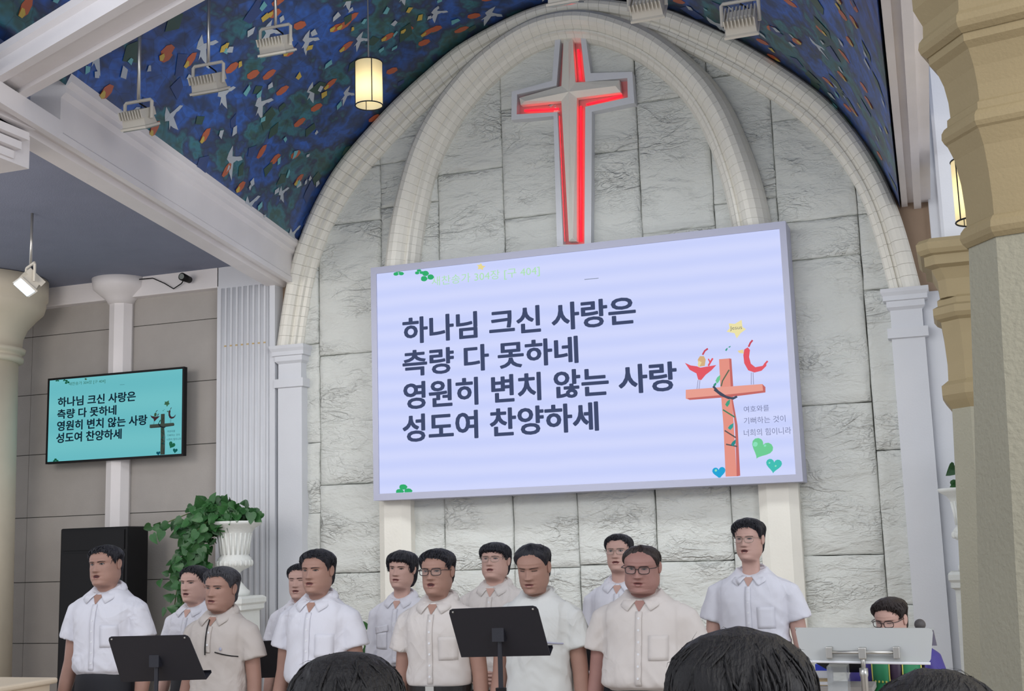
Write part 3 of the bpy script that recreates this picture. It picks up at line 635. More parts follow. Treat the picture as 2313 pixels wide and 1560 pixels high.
for nm, aa, bb in (('frame_bar', (0, -.01, 0), (W_, .30, iz0)), ('frame_bar', (0, -.01, iz1), (W_, .30, H_)), ('frame_bar', (0, -.01, iz0), (ix0, .30, iz1)), ('frame_bar', (ix1, -.01, iz0), (W_, .30, iz1))):
    MB().box(aa, bb).obj(nm, M['frame'], ls)
MB().box((ix0, .004, iz0), (ix1, .1, iz1)).obj('display', screenmat('led_display', (201, 210, 252), (209, 216, 253), 1.9), ls)
draw_art(ls, ix0, iz0, ix1-ix0, iz1-iz0, .003)
# TV
TY = -.22
a, b, c_, d_ = atY(108, 853, TY), atY(417, 830, TY), atY(415, 1030, TY), atY(105, 1047, TY)
tx0, tx1, tz1, tz0 = (a.x+d_.x)/2, (b.x+c_.x)/2, (a.z+b.z)/2, (c_.z+d_.z)/2
tv = thing('wall_television', 'flat wall television with a teal picture of song lyrics on the grey wall', 'television', (tx0, TY, tz0))
w, h = tx1-tx0, tz1-tz0; e = .022
bevel(MB().box((0, 0, 0), (w, .05, h)).obj('housing', M['black'], tv), .004)
for aa, bb in (((0, -.008, 0), (w, 0, e)), ((0, -.008, h-e), (w, 0, h)), ((0, -.008, e), (e, 0, h-e)), ((w-e, -.008, e), (w, 0, h-e))): MB().box(aa, bb).obj('bezel', M['black'], tv)
MB().box((e, -.003, e), (w-e, 0, h-e)).obj('display', screenmat('tv_display', (104, 184, 192), (112, 190, 196), .8), tv)
draw_art(tv, e, e, w-2*e, h-2*e, -.0032, (110, 190, 190), .62)
MB().box((w*.4, .05, h*.3), (w*.6, .2, h*.7)).obj('wall_bracket', M['black'], tv)
# ceiling camera and cable
q = atY(422, 628, -.2)
sc_ = thing('security_camera', 'small dark security camera on the cornice above the television', 'camera', q)
MB().tube([(0, .05, -.01), (0, -.09, 0)], [.035, .042], 14).obj('body', M['black'], sc_, True); MB().tube([(0, -.09, 0), (0, -.095, 0)], .03, 14).obj('lens', M['glass'], sc_)
pts = [atY(x, y, -.14) for x, y in ((300, 632), (345, 628), (372, 640), (392, 652), (410, 640), (416, 630))]
o = MB().tube(pts, .006, 6).obj('cable', M['black'], None, True); tag(o, 'thin dark cable sagging under the side ceiling near the security camera', 'cable')

# ------------------------------------------------------------------ lamps
def vz(x, y):
    best = 7.1
    for k in range(0, 200):
        p = vault(PL*k/200, -y)
        if abs(p.x-x) < .03: return p.z
    return 4.83
def flood(px, py, Y, wpx, label, lit=False, tilt=0, ztop=None, yaw=0):
    q = atY(px, py, Y)
    for _ in range(30):
        if lit or vz(q.x, q.y) > q.z+.72: break
        Y -= .12; q = atY(px, py, Y)
    depth = (q-CAM).dot(AF); w = wpx*depth/F_PX
    t = thing('hanging_floodlight', label, 'lamp', q, yaw, 'floodlights hanging from the ceiling')
    zt = (ztop if ztop else vz(q.x, Y))-q.z
    h = w*.55
    MB().tube([(0, 0, h*.97), (0, 0, zt)], .012, 8).obj('hanging_rod', M['chrome'], t, True)
    # bracket: inverted U
    MB().tube([(-w*.5, 0, -h*.15), (-w*.5, 0, h*.88), (-w*.45, 0, h*.98), (w*.45, 0, h*.98), (w*.5, 0, h*.88), (w*.5, 0, -h*.15)], .012, 8).obj('bracket', M['lampm'], t)
    body = MB().loft([[(x, y, z) for x, y, z in ((-w*.46*s, -.09*s2, zz), (w*.46*s, -.09*s2, zz), (w*.46*s, .09*s2, zz), (-w*.46*s, .09*s2, zz))] for s, s2, zz in ((1.0, 1.0, -.07), (1.0, 1.0, -.055), (.9, .8, -.05), (.85, .6, .03), (.7, .4, .05))]).obj('lamp_body', M['lampm'], t)
    body.rotation_euler = (tilt, 0, 0)
    g = MB().box((-w*.42, -.075, -.078), (w*.42, .075, -.069)).obj('glass', glow((205, 230, 255), 3) if lit else M['glass'], body)
    for k in range(9): MB().box((-w*.40+k*w*.1-.004, -.085, .0), (-w*.40+k*w*.1+.004, .085, .055)).obj('fin', M['lampm'], body)
    MB().tube([(0, .01, h*.9), (.05, .02, h*.6), (.06, .03, h*.2), (0, .03, .03)], .006, 6).obj('lamp_cable', M['black'], t)
    return t
flood(312, 266, -2.6, 72, 'floodlight hanging nearest the left beam below the blue vault', tilt=.45)
flood(470, 186, -2.8, 80, 'floodlight hanging second from the left below the blue vault', tilt=.45)
flood(622, 100, -3.0, 78, 'floodlight hanging beside the bright green glint on the glass film', tilt=.45)
flood(68, 636, -2.6, 70, 'lit blue-white floodlight hanging in front of the far left column', True, tilt=-.7, yaw=-.6)
flood(1462, 10, -3.6, 86, 'floodlight hanging in front of the arch top right of the cross', tilt=.9)
flood(1673, 46, -3.6, 84, 'floodlight hanging against the right slope of the vault', tilt=.9)
flood(1275, -16, -3.6, 84, 'floodlight almost out of frame above the cross', tilt=.4)
_g = atY(540, 20, -2.9); point('vault_glint_fill', _g, 5, (.55, .95, 1), .05)  # added unseen point light imitating a reflection on the vault film
paper_m = mat('cream_lampshade', (250, 240, 205), .7)
_nt = paper_m.node_tree; _tr = _nt.nodes.new('ShaderNodeBsdfTranslucent'); _tr.inputs[0].default_value = lin((252, 240, 205)); _mx = _nt.nodes.new('ShaderNodeMixShader'); _mx.inputs[0].default_value = .6
_nt.links.new(_nt.nodes['Principled BSDF'].outputs[0], _mx.inputs[1]); _nt.links.new(_tr.outputs[0], _mx.inputs[2]); _nt.links.new(_mx.outputs[0], _nt.nodes['Material Output'].inputs[0]); bulb_m = mat('bulb', (255, 240, 200), .4, emit=7)
def pendant(px, py, Y, r, h, label):
    q = atY(px, py, Y); t = thing('pendant_lamp', label, 'lamp', q, 0, 'cylindrical pendant lamps')
    sh = MB(); n = 40; rings = [[(rr*math.cos(2*PI*k/n), rr*math.sin(2*PI*k/n), z) for k in range(n)] for rr, z in ((r, -h/2), (r, 0), (r, h/2))]
    s = sh.loft(rings, False).obj('lamp_shade', paper_m, t, True); s.visible_shadow = True
    for z in (-h/2, h/2):
        MB().tube([(r*1.005*math.cos(2*PI*k/32), r*1.005*math.sin(2*PI*k/32), z) for k in range(33)], .005, 6, False).obj('wire_ring', M['black'], t)
    for k in range(4): a_ = k*PI/2-.9; MB().tube([(r*1.01*math.cos(a_), r*1.01*math.sin(a_), -h/2), (r*1.01*math.cos(a_), r*1.01*math.sin(a_), h/2)], .004, 6).obj('wire_rib', M['black'], t)
    MB().ball((0, 0, -.05), (.045, .045, .06), 16, 10).obj('bulb', bulb_m, t, True)
    MB().tube([(0, 0, 0), (0, 0, 7.3-q.z)], .006, 6).obj('cord', M['chrome'], t)
    l = point('bulb_light', (0, 0, -.03), 5.0, (1, .84, .55), .045); l.parent = t
    return t
pendant(833, 190, -2.2, .112, .37, 'glowing cream cylinder pendant lamp hanging before the vault')
pendant(2205, 430, -3.6, .125, .36, 'glowing pendant lamp half hidden behind the near right pillar')
SC['m'] = 1; del SC['m']

# ------------------------------------------------------------------ speaker, urn and plant
q0 = atY(137, 1194, -.7); q1 = atY(327, 1192, -.7)
sp = thing('loudspeaker', 'tall black loudspeaker cabinet behind the singer at far left', 'speaker', (q0.x, -.7, .15))
w = q1.x-q0.x-.20; h = q0.z-.15
bevel(MB().box((0, 0, 0), (w, .34, h)).obj('cabinet', M['black'], sp), .015)
MB().box((.03, -.012, .05), (w-.03, 0, h-.25)).obj('grille', M['black'], sp); MB().box((.03, -.012, h-.22), (w-.03, 0, h-.03)).obj('grille', M['black'], sp)
def urn(cx, cy, ztop, s, label):
    t = thing('garden_urn', label, 'urn', (cx, cy, .15)); Z = ztop-.15
    pf = [(.16, -.62), (.16, -.58), (.13, -.56), (.07, -.50), (.055, -.44), (.065, -.42), (.10, -.40), (.16, -.38), (.19, -.34), (.17, -.30), (.145, -.28), (.15, -.20), (.17, -.10), (.21, -.05), (.27, -.02), (.285, -.005), (.285, .01), (.25, .01), (.2, -.03)]
    ky = 1.22
    MB().lathe([(r*s, Z+z*s*ky) for r, z in pf], 48, flute=0).obj('bowl', M['urn'], t, True)
    for k in range(20):
        a_ = 2*PI*k/20; MB().tube([(.145*s*math.cos(a_), .145*s*math.sin(a_), Z-.27*s*ky), (.155*s*math.cos(a_), .155*s*math.sin(a_), Z-.18*s*ky), (.175*s*math.cos(a_), .175*s*math.sin(a_), Z-.09*s*ky)], .011*s, 6).obj('rib', M['urn'], t, True)
        MB().ball((.175*s*math.cos(a_), .175*s*math.sin(a_), Z-.345*s*ky), (.022*s, .022*s, .035*s), 8, 6).obj('gadroon', M['urn'], t, True)
    zb = Z-.62*s*ky
    MB().loft([[(sx*r, sy*r, z) for sx, sy in ((-1, -1), (1, -1), (1, 1), (-1, 1))] for r, z in ((.22, 0), (.22, .08), (.18, .1), (.17, zb-.14), (.2, zb-.12), (.2, zb-.08), (.215, zb-.06), (.215, zb-.02), (.19, zb))]).obj('pedestal', M['urn'], t)
    MB().lathe([(.01, Z-.03), (.19*s, Z-.03)], 24).obj('soil', M['soil'], t)
    return t
u0 = atY(530, 1180, -.75)
urn(u0.x, u0.y, u0.z, .90, 'tall white cast-stone urn on a pedestal by the fluted pilaster')
u1 = atY(2190, 1104, -.4)
urn(u1.x, u1.y, u1.z, .85, 'white urn mostly hidden behind the near right pillar')
LEAFM = []
for sh in range(2):
    mb = MB(); pts = [(0, 0), (.22, -.10), (.42, .02), (.46, .25), (.36, .5), (.18, .78), (0, 1.0)]
    full = pts+[(-x, y) for x, y in pts[::-1][1:-1]]
    vs = [(x, y, .18*abs(x)-.25*(y-.3)**2+(0.02*sh)) for x, y in full]; mid = [(0, y, -.25*(y-.3)**2-.02) for y in (.0, .3, .6, .98)]
    n = len(full); vs += [(0, .4, -.03)]; fs = [(k, (k+1) % n, n) for k in range(n)]
    LEAFM.append(mb.add(vs, fs).mesh('leaf', M['leaf'], True))
def leaf(parent, p, sc, d, yellow=False):
    o = bpy.data.objects.new('leaf', LEAFM[rd.randrange(2)] if not yellow else LEAFY); C.objects.link(o); o.parent = parent
    yv = Vector(d).normalized(); zv = Vector((rd.uniform(-.5, .9), -1, rd.uniform(-.2, .9))); zv = (zv-yv*zv.dot(yv)).normalized(); xv = yv.cross(zv)
    qt = Matrix((xv, yv, zv)).transposed().to_quaternion(); o.rotation_mode = 'QUATERNION'; o.rotation_quaternion = qt; o.location = p; o.scale = (sc, sc, sc)
LEAFY = LEAFM[0].copy(); LEAFY.materials.clear(); LEAFY.materials.append(M['leafy'])
pt = thing('trailing_pothos', 'leafy green trailing plant spilling over the left side of the white urn', 'plant', u0)
MB().lathe([(.02, -.028), (.15, -.026), (.15, -.01), (.02, .0)], 16).obj('root_ball', M['soil'], pt)
vines = [((0, 0, .03), (-.15, -.1, .10), (-.38, -.12, .02), (-.50, -.10, -.25), (-.62, -.05, -.75), (-.66, -.02, -1.1)),
         ((0, 0, .03), (-.12, -.14, .10), (-.32, -.18, -.05), (-.38, -.18, -.35), (-.46, -.15, -.72), (-.58, -.1, -1.16)),
         ((0, 0, .03), (-.2, -.08, .14), (-.45, -.1, .10), (-.70, -.1, .02), (-.78, -.1, -.08)),
         ((0, 0, .03), (-.1, -.2, .06), (-.30, -.25, -.1), (-.33, -.25, -.45), (-.44, -.2, -.8)),
         ((0, 0, .03), (-.22, -.05, .12), (-.46, 0, -.05), (-.60, 0, -.35), (-.58, -.1, -.55)),
         ((0, 0, .03), (-.1, -.1, .13), (-.26, -.15, .08), (-.40, -.15, -.15), (-.42, -.15, -.5))]
for v in vines: MB().tube([Vector(p) for p in v], .006, 5).obj('vine', M['stem'], pt)
for k in range(290):
    if k < 90:
        a_ = rd.uniform(0, 2*PI); r_ = rd.uniform(.02, .30); p = Vector((r_*math.cos(a_), r_*math.sin(a_)*.8, .03+rd.uniform(0, .14)*(1-r_/.42)+.02)); 
        if rd.random() < .35: p.x -= .15; p.z += .02
    else:
        v = vines[rd.choice((0, 0, 1, 1, 2, 3, 3, 3, 4, 5, 5, 5))]; f_ = rd.uniform(.6, len(v)-1.01); i = int(f_); p = Vector(v[i]).lerp(Vector(v[i+1]), f_-i)
        p += Vector((rd.gauss(0.03, .075), rd.gauss(-.03, .05), rd.gauss(0, .06)))
    leaf(pt, p, rd.uniform(.075, .12), (rd.uniform(-1, .8), rd.uniform(-.6, .1), rd.uniform(-1.1, .35)), k in (201, 202))
lm = MB()
for k in range(520):
    if k < 120:
        a_ = rd.uniform(0, 2*PI); r_ = rd.uniform(.02, .27); p = Vector((r_*math.cos(a_)-.02, r_*math.sin(a_)*.8, .03+rd.uniform(0, .15)*(1-r_/.42)))
    else:
        v = vines[rd.choice((0, 0, 1, 1, 3, 3, 3, 4, 5, 5, 5))]; f_ = rd.uniform(.8, len(v)-1.01); i = int(f_); p = Vector(v[i]).lerp(Vector(v[i+1]), f_-i)+Vector((rd.gauss(.05, .07), rd.gauss(.03, .05), rd.gauss(0, .06)))
    yv = Vector((rd.uniform(-1, .8), rd.uniform(-.6, .1), rd.uniform(-1.1, .35))).normalized(); zv = Vector((rd.uniform(-.6, .9), -1, rd.uniform(-.4, .9))); zv = (zv-yv*zv.dot(yv)).normalized(); xv = yv.cross(zv); sc = rd.uniform(.06, .10)
    lm.add([p+(xv*x+yv*y+zv*z)*sc for x, y, z in [tuple(w.co) for w in LEAFM[0].vertices]], [tuple(f.vertices) for f in LEAFM[0].polygons])
lm.obj('inner_leaves', M['leaf'], pt, True, kind='stuff')
pt2 = thing('potted_plant', 'dark leafy plant peeping from behind the near right pillar', 'plant', (u1.x, u1.y, u1.z))
MB().tube([(0, 0, 0), (-.05, 0, .2)], .006, 5).obj('stem', M['stem'], pt2)
for k in range(26): leaf(pt2, Vector((rd.uniform(-.10, .12), rd.uniform(-.1, .1), rd.uniform(.02, .26))), rd.uniform(.08, .12), (rd.uniform(-1, 1), -.4, rd.uniform(-.6, .4)))
q = atY(818, 1392, -2.4)
pt3 = thing('potted_plant', 'small green leaf tip showing between two singers', 'plant', (q.x, q.y, .15))
MB().lathe([(.10, 0), (.14, .25), (.13, .26)], 20).obj('pot', M['urn'], pt3); MB().tube([(0, 0, .2), (.02, 0, q.z-.2)], .006, 5).obj('stem', M['stem'], pt3)
for k in range(6): leaf(pt3, Vector((.02+rd.uniform(-.03, .03), 0, q.z-.15-.10-k*.1)), .1, (rd.uniform(-.6, 1), -.3, rd.uniform(.2, .9)))

# ------------------------------------------------------------------ music stands
def music_stand(tl, tr, br, bl, Yt, Yb, pole, label, lip=True):
    A, B, Cc, D = atY(*tl, Yt), atY(*tr, Yt), atY(*br, Yb), atY(*bl, Yb)
    cen = (A+B+Cc+D)/4; base = Vector((cen.x, cen.y, .15))
    t = thing('music_stand', label, 'music stand', base, 0, 'black music stands')
    P4 = [p-base for p in (A, B, Cc, D)]; nrm = (P4[1]-P4[0]).cross(P4[3]-P4[0]).normalized()
    if nrm.y > 0: nrm = -nrm
    def rnd(P4, c=.02):
        out = []
        for k in range(4):
            p, a_, b_ = P4[k], P4[k-1], P4[(k+1) % 4]; da = (a_-p).normalized(); db = (b_-p).normalized()
            if k < 2: out += [p+da*c, p+da*c*.3+db*c*.3, p+db*c]
            else: out.append(p)
        return out
    R_ = rnd(P4); n = len(R_)
    mb = MB().add([p for p in R_]+[p-nrm*.004 for p in R_], [tuple(range(n)), tuple(range(2*n-1, n-1, -1))]+[(k, n+k, n+(k+1) % n, (k+1) % n) for k in range(n)])
    mb.obj('desk', M['matte'], t)
    a_, b_ = P4[3], P4[2]; up = (P4[0]-P4[3]).normalized()
    MB().loft([[p, p-nrm*.055, p-nrm*.055+up*.015, p-nrm*.05+up*.015, p-nrm*.05+up*.004, p+up*.004] for p in (a_, b_)]).obj('ledge', M['matte'], t)
    m_ = (P4[0]+P4[1]+P4[2]+P4[3])/4
    MB().box((m_.x-.028, m_.y-.012, m_.z-.04), (m_.x+.028, m_.y+.02, m_.z+.02)).obj('bracket', M['matte'], t)
    for p, dd in ((P4[0], P4[2]), (P4[1], P4[3])): MB().ball(p+(dd-p).normalized()*.025+nrm*.003, .005, 8, 6).obj('rivet', M['chrome'], t)
    MB().tube([(m_.x, m_.y+.01, m_.z-.02), (m_.x, m_.y+.01, m_.z-.45)], .011, 10).obj('inner_tube', M['matte'], t)
    MB().tube([(m_.x, m_.y+.01, m_.z-.26), (m_.x, m_.y+.01, .06)], .017, 10).obj('outer_tube', M['matte'], t)
    MB().tube([(m_.x, m_.y+.01, m_.z-.30), (m_.x, m_.y+.01, m_.z-.24)], .024, 10).obj('clutch', M['black'], t)
    for k in range(3):
        a2 = k*2.094+.5; MB().tube([(m_.x, m_.y, .16), (m_.x+.25*math.cos(a2), m_.y+.25*math.sin(a2), .012)], .010, 8).obj('leg', M['matte'], t)
    return t
music_stand((243, 1438), (425, 1434), (466, 1534), (274, 1540), -5.80, -5.66, 0, 'black music stand in front of the two singers at the left')
music_stand((1012, 1376), (1213, 1368), (1243, 1480), (1042, 1484), -5.80, -5.66, 0, 'black music stand in the centre before the man in a t-shirt')
music_stand((478, 1452), (634, 1446), (660, 1528), (500, 1534), -4.70, -4.56, 0, 'black music stand half hidden behind the man in the beige polo')
music_stand((1218, 1422), (1376, 1417), (1398, 1512), (1236, 1518), -4.70, -4.56, 0, 'black music stand behind the t-shirt man and the man in glasses beside him')

# ------------------------------------------------------------------ PEOPLE
W_T = [(-.12, .066), (-.09, .056), (-.05, .051), (-.02, .051), (-.005, .050), (.002, .050), (.008, .052), (.014, .055), (.02, .059), (.03, .0645), (.04, .068), (.06, .0718), (.08, .073), (.10, .075), (.12, .076), (.14, .0775), (.16, .078), (.18, .0745), (.195, .068), (.21, .056), (.222, .040), (.229, .022), (.232, .004)]
F_T = [(-.12, .040), (-.09, .032), (-.05, .026), (-.02, .024), (-.008, .030), (-.003, .055), (.002, .080), (.008, .089), (.012, .092), (.02, .091), (.04, .090), (.06, .090), (.08, .089), (.10, .089), (.12, .088), (.14, .091), (.16, .091), (.18, .084), (.195, .074), (.21, .058), (.222, .040), (.229, .020), (.232, .004)]
B_T = [(-.12, .076), (-.09, .070), (-.05, .068), (-.02, .069), (0, .072), (.03, .076), (.06, .086), (.1, .098), (.14, .104), (.17, .102), (.19, .092), (.21, .070), (.222, .048), (.229, .024), (.232, .004)]
ZR = [-.12+.006*i for i in range(19)]+[-.006+.0036*i for i in range(53)]+[.185+.0035*i for i in range(12)]+[.2255, .228, .2300, .2314, .232]
NTH = 76
TH = [PI*math.copysign(abs(u)**1.35, u) for u in [(-1+2*k/NTH) for k in range(NTH)]]
def zc(z): return z if z < .125 else .125+(z-.125)*.74
def g(x, s): return math.exp(-.5*(x/s)**2)
def head_pt(th, z, P):
    w, f, b = interp(W_T, z)*P['wide'], interp(F_T, z), interp(B_T, z)
    fat = P['fat']*(g(z-.03, .035)); w += fat*.010; 
    if z < .02: f += fat*.006*(1 if z > -.05 else .3)
    c, s_ = math.cos(th), math.sin(th)
    e = 2.25-.35*g(z-.012, .014)
    d = f if c > 0 else b
    rr = (abs(s_/w)**e+abs(c/d)**e)**(-1/e)
    x, y = rr*s_, -rr*c
    if c > 0 and z > -.01:
        ax = abs(x); m = P['mouth']
        dy = 0
        dy -= .0085*g(ax-.031, .014)*g(z-.118, .008); dy -= .0022*g(ax-.030, .013)*g(z-.1045, .0025)*P['age']            # eye socket
        dy += .0035*g(ax-.028, .018)*g(z-.137, .006)
        tz = (z-.080)/(.126-.080)
        if z > .066:                                             # nose
            hgt = .004+.017*max(0, 1-max(tz, 0))**1.1 if tz < 1 else .004*g(z-.126, .012)
            if tz < 0: hgt *= smooth(-.22, .03, tz)
            sg = .0062+.0030*max(0, 1-abs(tz)*1.2)
            dy += hgt*g(x, sg)*1.0
            dy += .0100*g(ax-.0138, .0052)*g(z-.0815, .0052); dy -= .004*g(ax-.008, .003)*g(z-.0745, .002)
        dy += .0035*g(ax-.044, .014)*g(z-.088, .013)             # cheekbones
        dy -= .0022*g(ax-(.020+.22*(.078-z)), .0035)*smooth(.035, .05, z)*(1-smooth(.078, .09, z))*P['age']
        lz = .051
        op = .006*m
        dy += .0062*g(z-(lz+.0062+op*.5), .0034)*g(x, .017); dy += .0068*g(z-(lz-.0066-op*.8), .0042)*g(x, .015)
        dy -= (.003+.013*m)*g(z-lz, .0018+op*.75)*g(x, .015-.004*m)
        dy -= .002*g(x, .004)*g(z-.064, .004)
        dy -= .003*g(z-.033, .005)*g(x, .02); dy += .0045*g(x, .014)*g(z-.016, .010)
        y -= dy
    return Vector((x, y, zc(z)))
class Headf:
    """head-local -> person-local, bending smoothly at the neck"""
    def __init__(s, P, base, sc, yaw, pitch, roll=0):
        s.P, s.base, s.sc = P, Vector(base), sc; s.yaw, s.pitch, s.roll = yaw, pitch, roll
    def __call__(s, p):
        w = smooth(-.09, .015, p.z); pv = Vector((0, .02, -.04)); q = p-pv
        R = Matrix.Rotation(s.yaw*w, 3, 'Z') @ Matrix.Rotation(s.pitch*w, 3, 'X') @ Matrix.Rotation(s.roll*w, 3, 'Y')
        return s.base+(R @ q+pv)*s.sc
def face_y(P, x, z):
    lo, hi = 0.0, 1.5
    for _ in range(22):
        m = (lo+hi)/2
        if head_pt(m, z, P).x < abs(x): lo = m
        else: hi = m
    return head_pt(lo, z, P).y
def on_face(P, H, pts, off=.0015): return [H(Vector((x, face_y(P, x, z)-off, zc(z)))) for x, z in pts]
def strip(P, H, top, bot, off_t, off_b):
    """patch between two curves on the face"""
    a = on_face(P, H, top, off_t); b = on_face(P, H, bot, off_b); n = len(a)
    return a+b, [(k, k+1, n+k+1, n+k) for k in range(n-1)]
HAIR = dict(
    short=dict(line=[(0, .190), (25, .188), (42, .174), (56, .150), (66, .118), (74, .100), (80, .104), (86, .132), (108, .134), (120, .07), (135, .03), (180, .02)], top=.020, side=.009),
    part=dict(line=[(0, .192), (20, .190), (38, .176), (54, .152), (66, .118), (74, .098), (80, .102), (86, .132), (108, .134), (120, .06), (135, .02), (180, .01)], top=.028, side=.012),
    fringe=dict(ramp=.02, line=[(0, .166), (20, .163), (38, .158), (54, .146), (64, .110), (72, .085), (80, .092), (88, .128), (106, .130), (118, .05), (135, .0), (180, -.01)], top=.030, side=.019),
    bowl=dict(ramp=.02, line=[(0, .158), (20, .160), (38, .154), (54, .142), (66, .118), (74, .100), (80, .104), (86, .130), (108, .132), (120, .06), (135, .02), (180, .01)], top=.022, side=.012),
    thin=dict(line=[(0, .200), (25, .198), (40, .186), (54, .160), (66, .122), (74, .104), (80, .108), (86, .134), (108, .136), (120, .07), (135, .03), (180, .02)], top=.012, side=.008),
    full=dict(ramp=.02, line=[(0, .150), (20, .150), (38, .140), (54, .12), (64, .07), (72, .02), (80, .0), (88, -.01), (106, -.02), (118, -.03), (135, -.05), (180, -.06)], top=.034, side=.030),
)
def arm_tube(mb, pts, rad): mb.tube([Vector(p) for p in pts], rad, 14)
def hand(mb, wr, d, side, sc, curl=.6, n=7):
    """wr wrist, d pointing direction; side +1 for the person's left hand; palm faces the thigh"""
    mb.ball(wr, .025*sc, 12, 8)
    wr = Vector(wr); d = Vector(d).normalized(); nrm = Vector((-side, 0, 0)); nrm = (nrm-d*nrm.dot(d)).normalized()
    fwd = d.cross(nrm)*side; 
    if fwd.y > 0: fwd = -fwd      # towards the front = thumb side
    fl = lambda a, b, c: wr+(d*a+fwd*b+nrm*c)*sc
    mb.loft([[fl(a, w_*math.cos(q), t_*math.sin(q)) for q in [2*PI*k/12 for k in range(12)]] for a, w_, t_ in ((-.01, .025, .020), (.02, .032, .018), (.05, .040, .017), (.08, .041, .015), (.095, .038, .012))])
    for i, (b, L, r_) in enumerate(((.029, .068, .0090), (.010, .076, .0092), (-.010, .071, .0088), (-.028, .056, .0078))):
        a0 = .085; pts = [fl(a0-.02, b, 0)]; ang = .12+curl*.2; p = Vector((a0, b, 0)); x, z = a0, 0
        pts = [fl(a0-.015, b, .0)]
        for sl in (.42, .32, .26):
            x += math.cos(ang)*L*sl; z += math.sin(ang)*L*sl; pts.append(fl(x, b*(1+.08*sl), z)); ang += curl*.55
        mb.tube(pts, [r_*sc, r_*sc, r_*.9*sc, r_*.7*sc], n)
    mb.tube([fl(.015, .022, .004), fl(.045, .048, .012), (fl(.072, .056, .018)), fl(.095, .054, .022)], [.013*sc, .011*sc, .0095*sc, .007*sc], n)
def person(label, px, ptop, Y, floor=.15, yaw=0, hyaw=0, hpitch=0, hroll=0, hair='short', hcol='black', skin='a', age=.6, fat=.3, mouth=.6, eyes='open', glasses=None, shirt='dress', scol='white', wide=1.0, build=1.0, pose='hang', trousers='trous', long=False, pocket=True, hs=1.0, belly=0, topboost=0, hnoise=.5, back=False, smile=0, neck=-.012, belt=False):
    top = atY(px, ptop, Y); P = dict(wide=wide*.93, fat=fat, mouth=mouth, age=age)
    R_ = person
    Hh = top.z-floor; chin = Hh-(.204*hs+.011)*math.cos(hpitch*.6)+.012*max(0, hpitch); k = (chin-neck)/1.465
    t = thing('person', label, 'person', (top.x, Y, floor), yaw, None)
    H = Headf(P, (0, -.0, chin), hs, hyaw, hpitch, hroll)
    sm, hm = SK[skin], HR[hcol]; shm = SH[scol]
    # --- body: head and neck lofted into the torso, plus arms, hands and legs
    mb = MB()
    rings = []
    for z in ZR: rings.append([H(head_pt(th, z, P)) for th in TH])
    TB = [(1.34, .12, .085, .09), (1.38, .10, .07, .08), (1.41, .08, .058, .078), (1.435, .070, .050, .076)]
    tor = []
    for z, w_, f_, b_ in [(.95, .10, .06, .07), (1.0, .115, .07, .075), (1.15, .135, .08, .08), (1.28, .14, .085, .09)]+TB:
        if z*k > (chin-.125*hs): continue
        tor.append([Vector(((w_*build)*math.sin(th), -(f_ if math.cos(th) > 0 else b_)*math.cos(th)+.012, z*k)) for th in TH])
    mb.loft(tor+rings)
    # ears
    for sd in (-1, 1):
        nu, nv = 14, 10; vs = []
        for i in range(nv+1):
            a_ = PI*i/nv
            for j in range(nu):
                q = 2*PI*j/nu; ex, ey, ez = math.sin(a_)*math.cos(q), math.sin(a_)*math.sin(q), math.cos(a_)
                wz = .030*(1 if ez > 0 else .9); wy = .0165*(1+.25*ez)
                x = .009*ex*sd
                rad_ = math.hypot(ey, ez)
                if ex > 0: x -= sd*.0065*g(rad_, .45)
                vs.append(H(Vector((sd*interp(W_T, .115)*P['wide']+x+sd*(.004+.006*(ey > 0)*abs(ey)), .014+ey*wy+ez*.004, .110+ez*wz))))
        fs = [(i*nu+j, i*nu+(j+1) % nu, (i+1)*nu+(j+1) % nu, (i+1)*nu+j) for i in range(nv) for j in range(nu)]
        mb.add(vs, fs)
    for sd in (-1, 1):
        sx = build*.150*sd
        if pose == 'hang': pts = [(sx*.9, .02, 1.335), (sx*1.10, .018, 1.29), (sx*1.26, .02, 1.18), (sx*1.34, .02, 1.08), (sx*1.42, .0, .98), (sx*1.46, -.04, .84)]
        elif pose == 'clasp': pts = [(sx*.9, .02, 1.335), (sx*1.10, .018, 1.29), (sx*1.30, .04, 1.18), (sx*1.36, .05, 1.08), (sx*1.0, -.08, 1.00), (sx*.38, -.20, .93)]
        else: pts = [(sx*.9, .02, 1.335), (sx*1.10, .018, 1.29), (sx*1.34, .0, 1.18), (sx*1.38, -.02, 1.08), (sx*1.1, -.18, 1.08), (sx*.7, -.32, 1.10)]
        pts = [Vector(p)*k for p in pts]
        arm_tube(mb, pts, [r*k*(.9+.1*build) for r in (.030, .040, .041, .038, .037, .026)])
        hand(mb, pts[-1], pts[-1]-pts[-2] if pose == 'hang' else Vector((-.7*sd, -.45, .1)), sd, k, .6 if pose == 'hang' else 1.1)
        arm_tube(mb, [Vector(p)*k for p in ((.088*sd, 0, .80), (.095*sd, -.005, .50), (.10*sd, .01, .30), (.105*sd, .025, .08))], [.065, .048, .042, .034])
    body = mb.obj('body', sm, t, True)
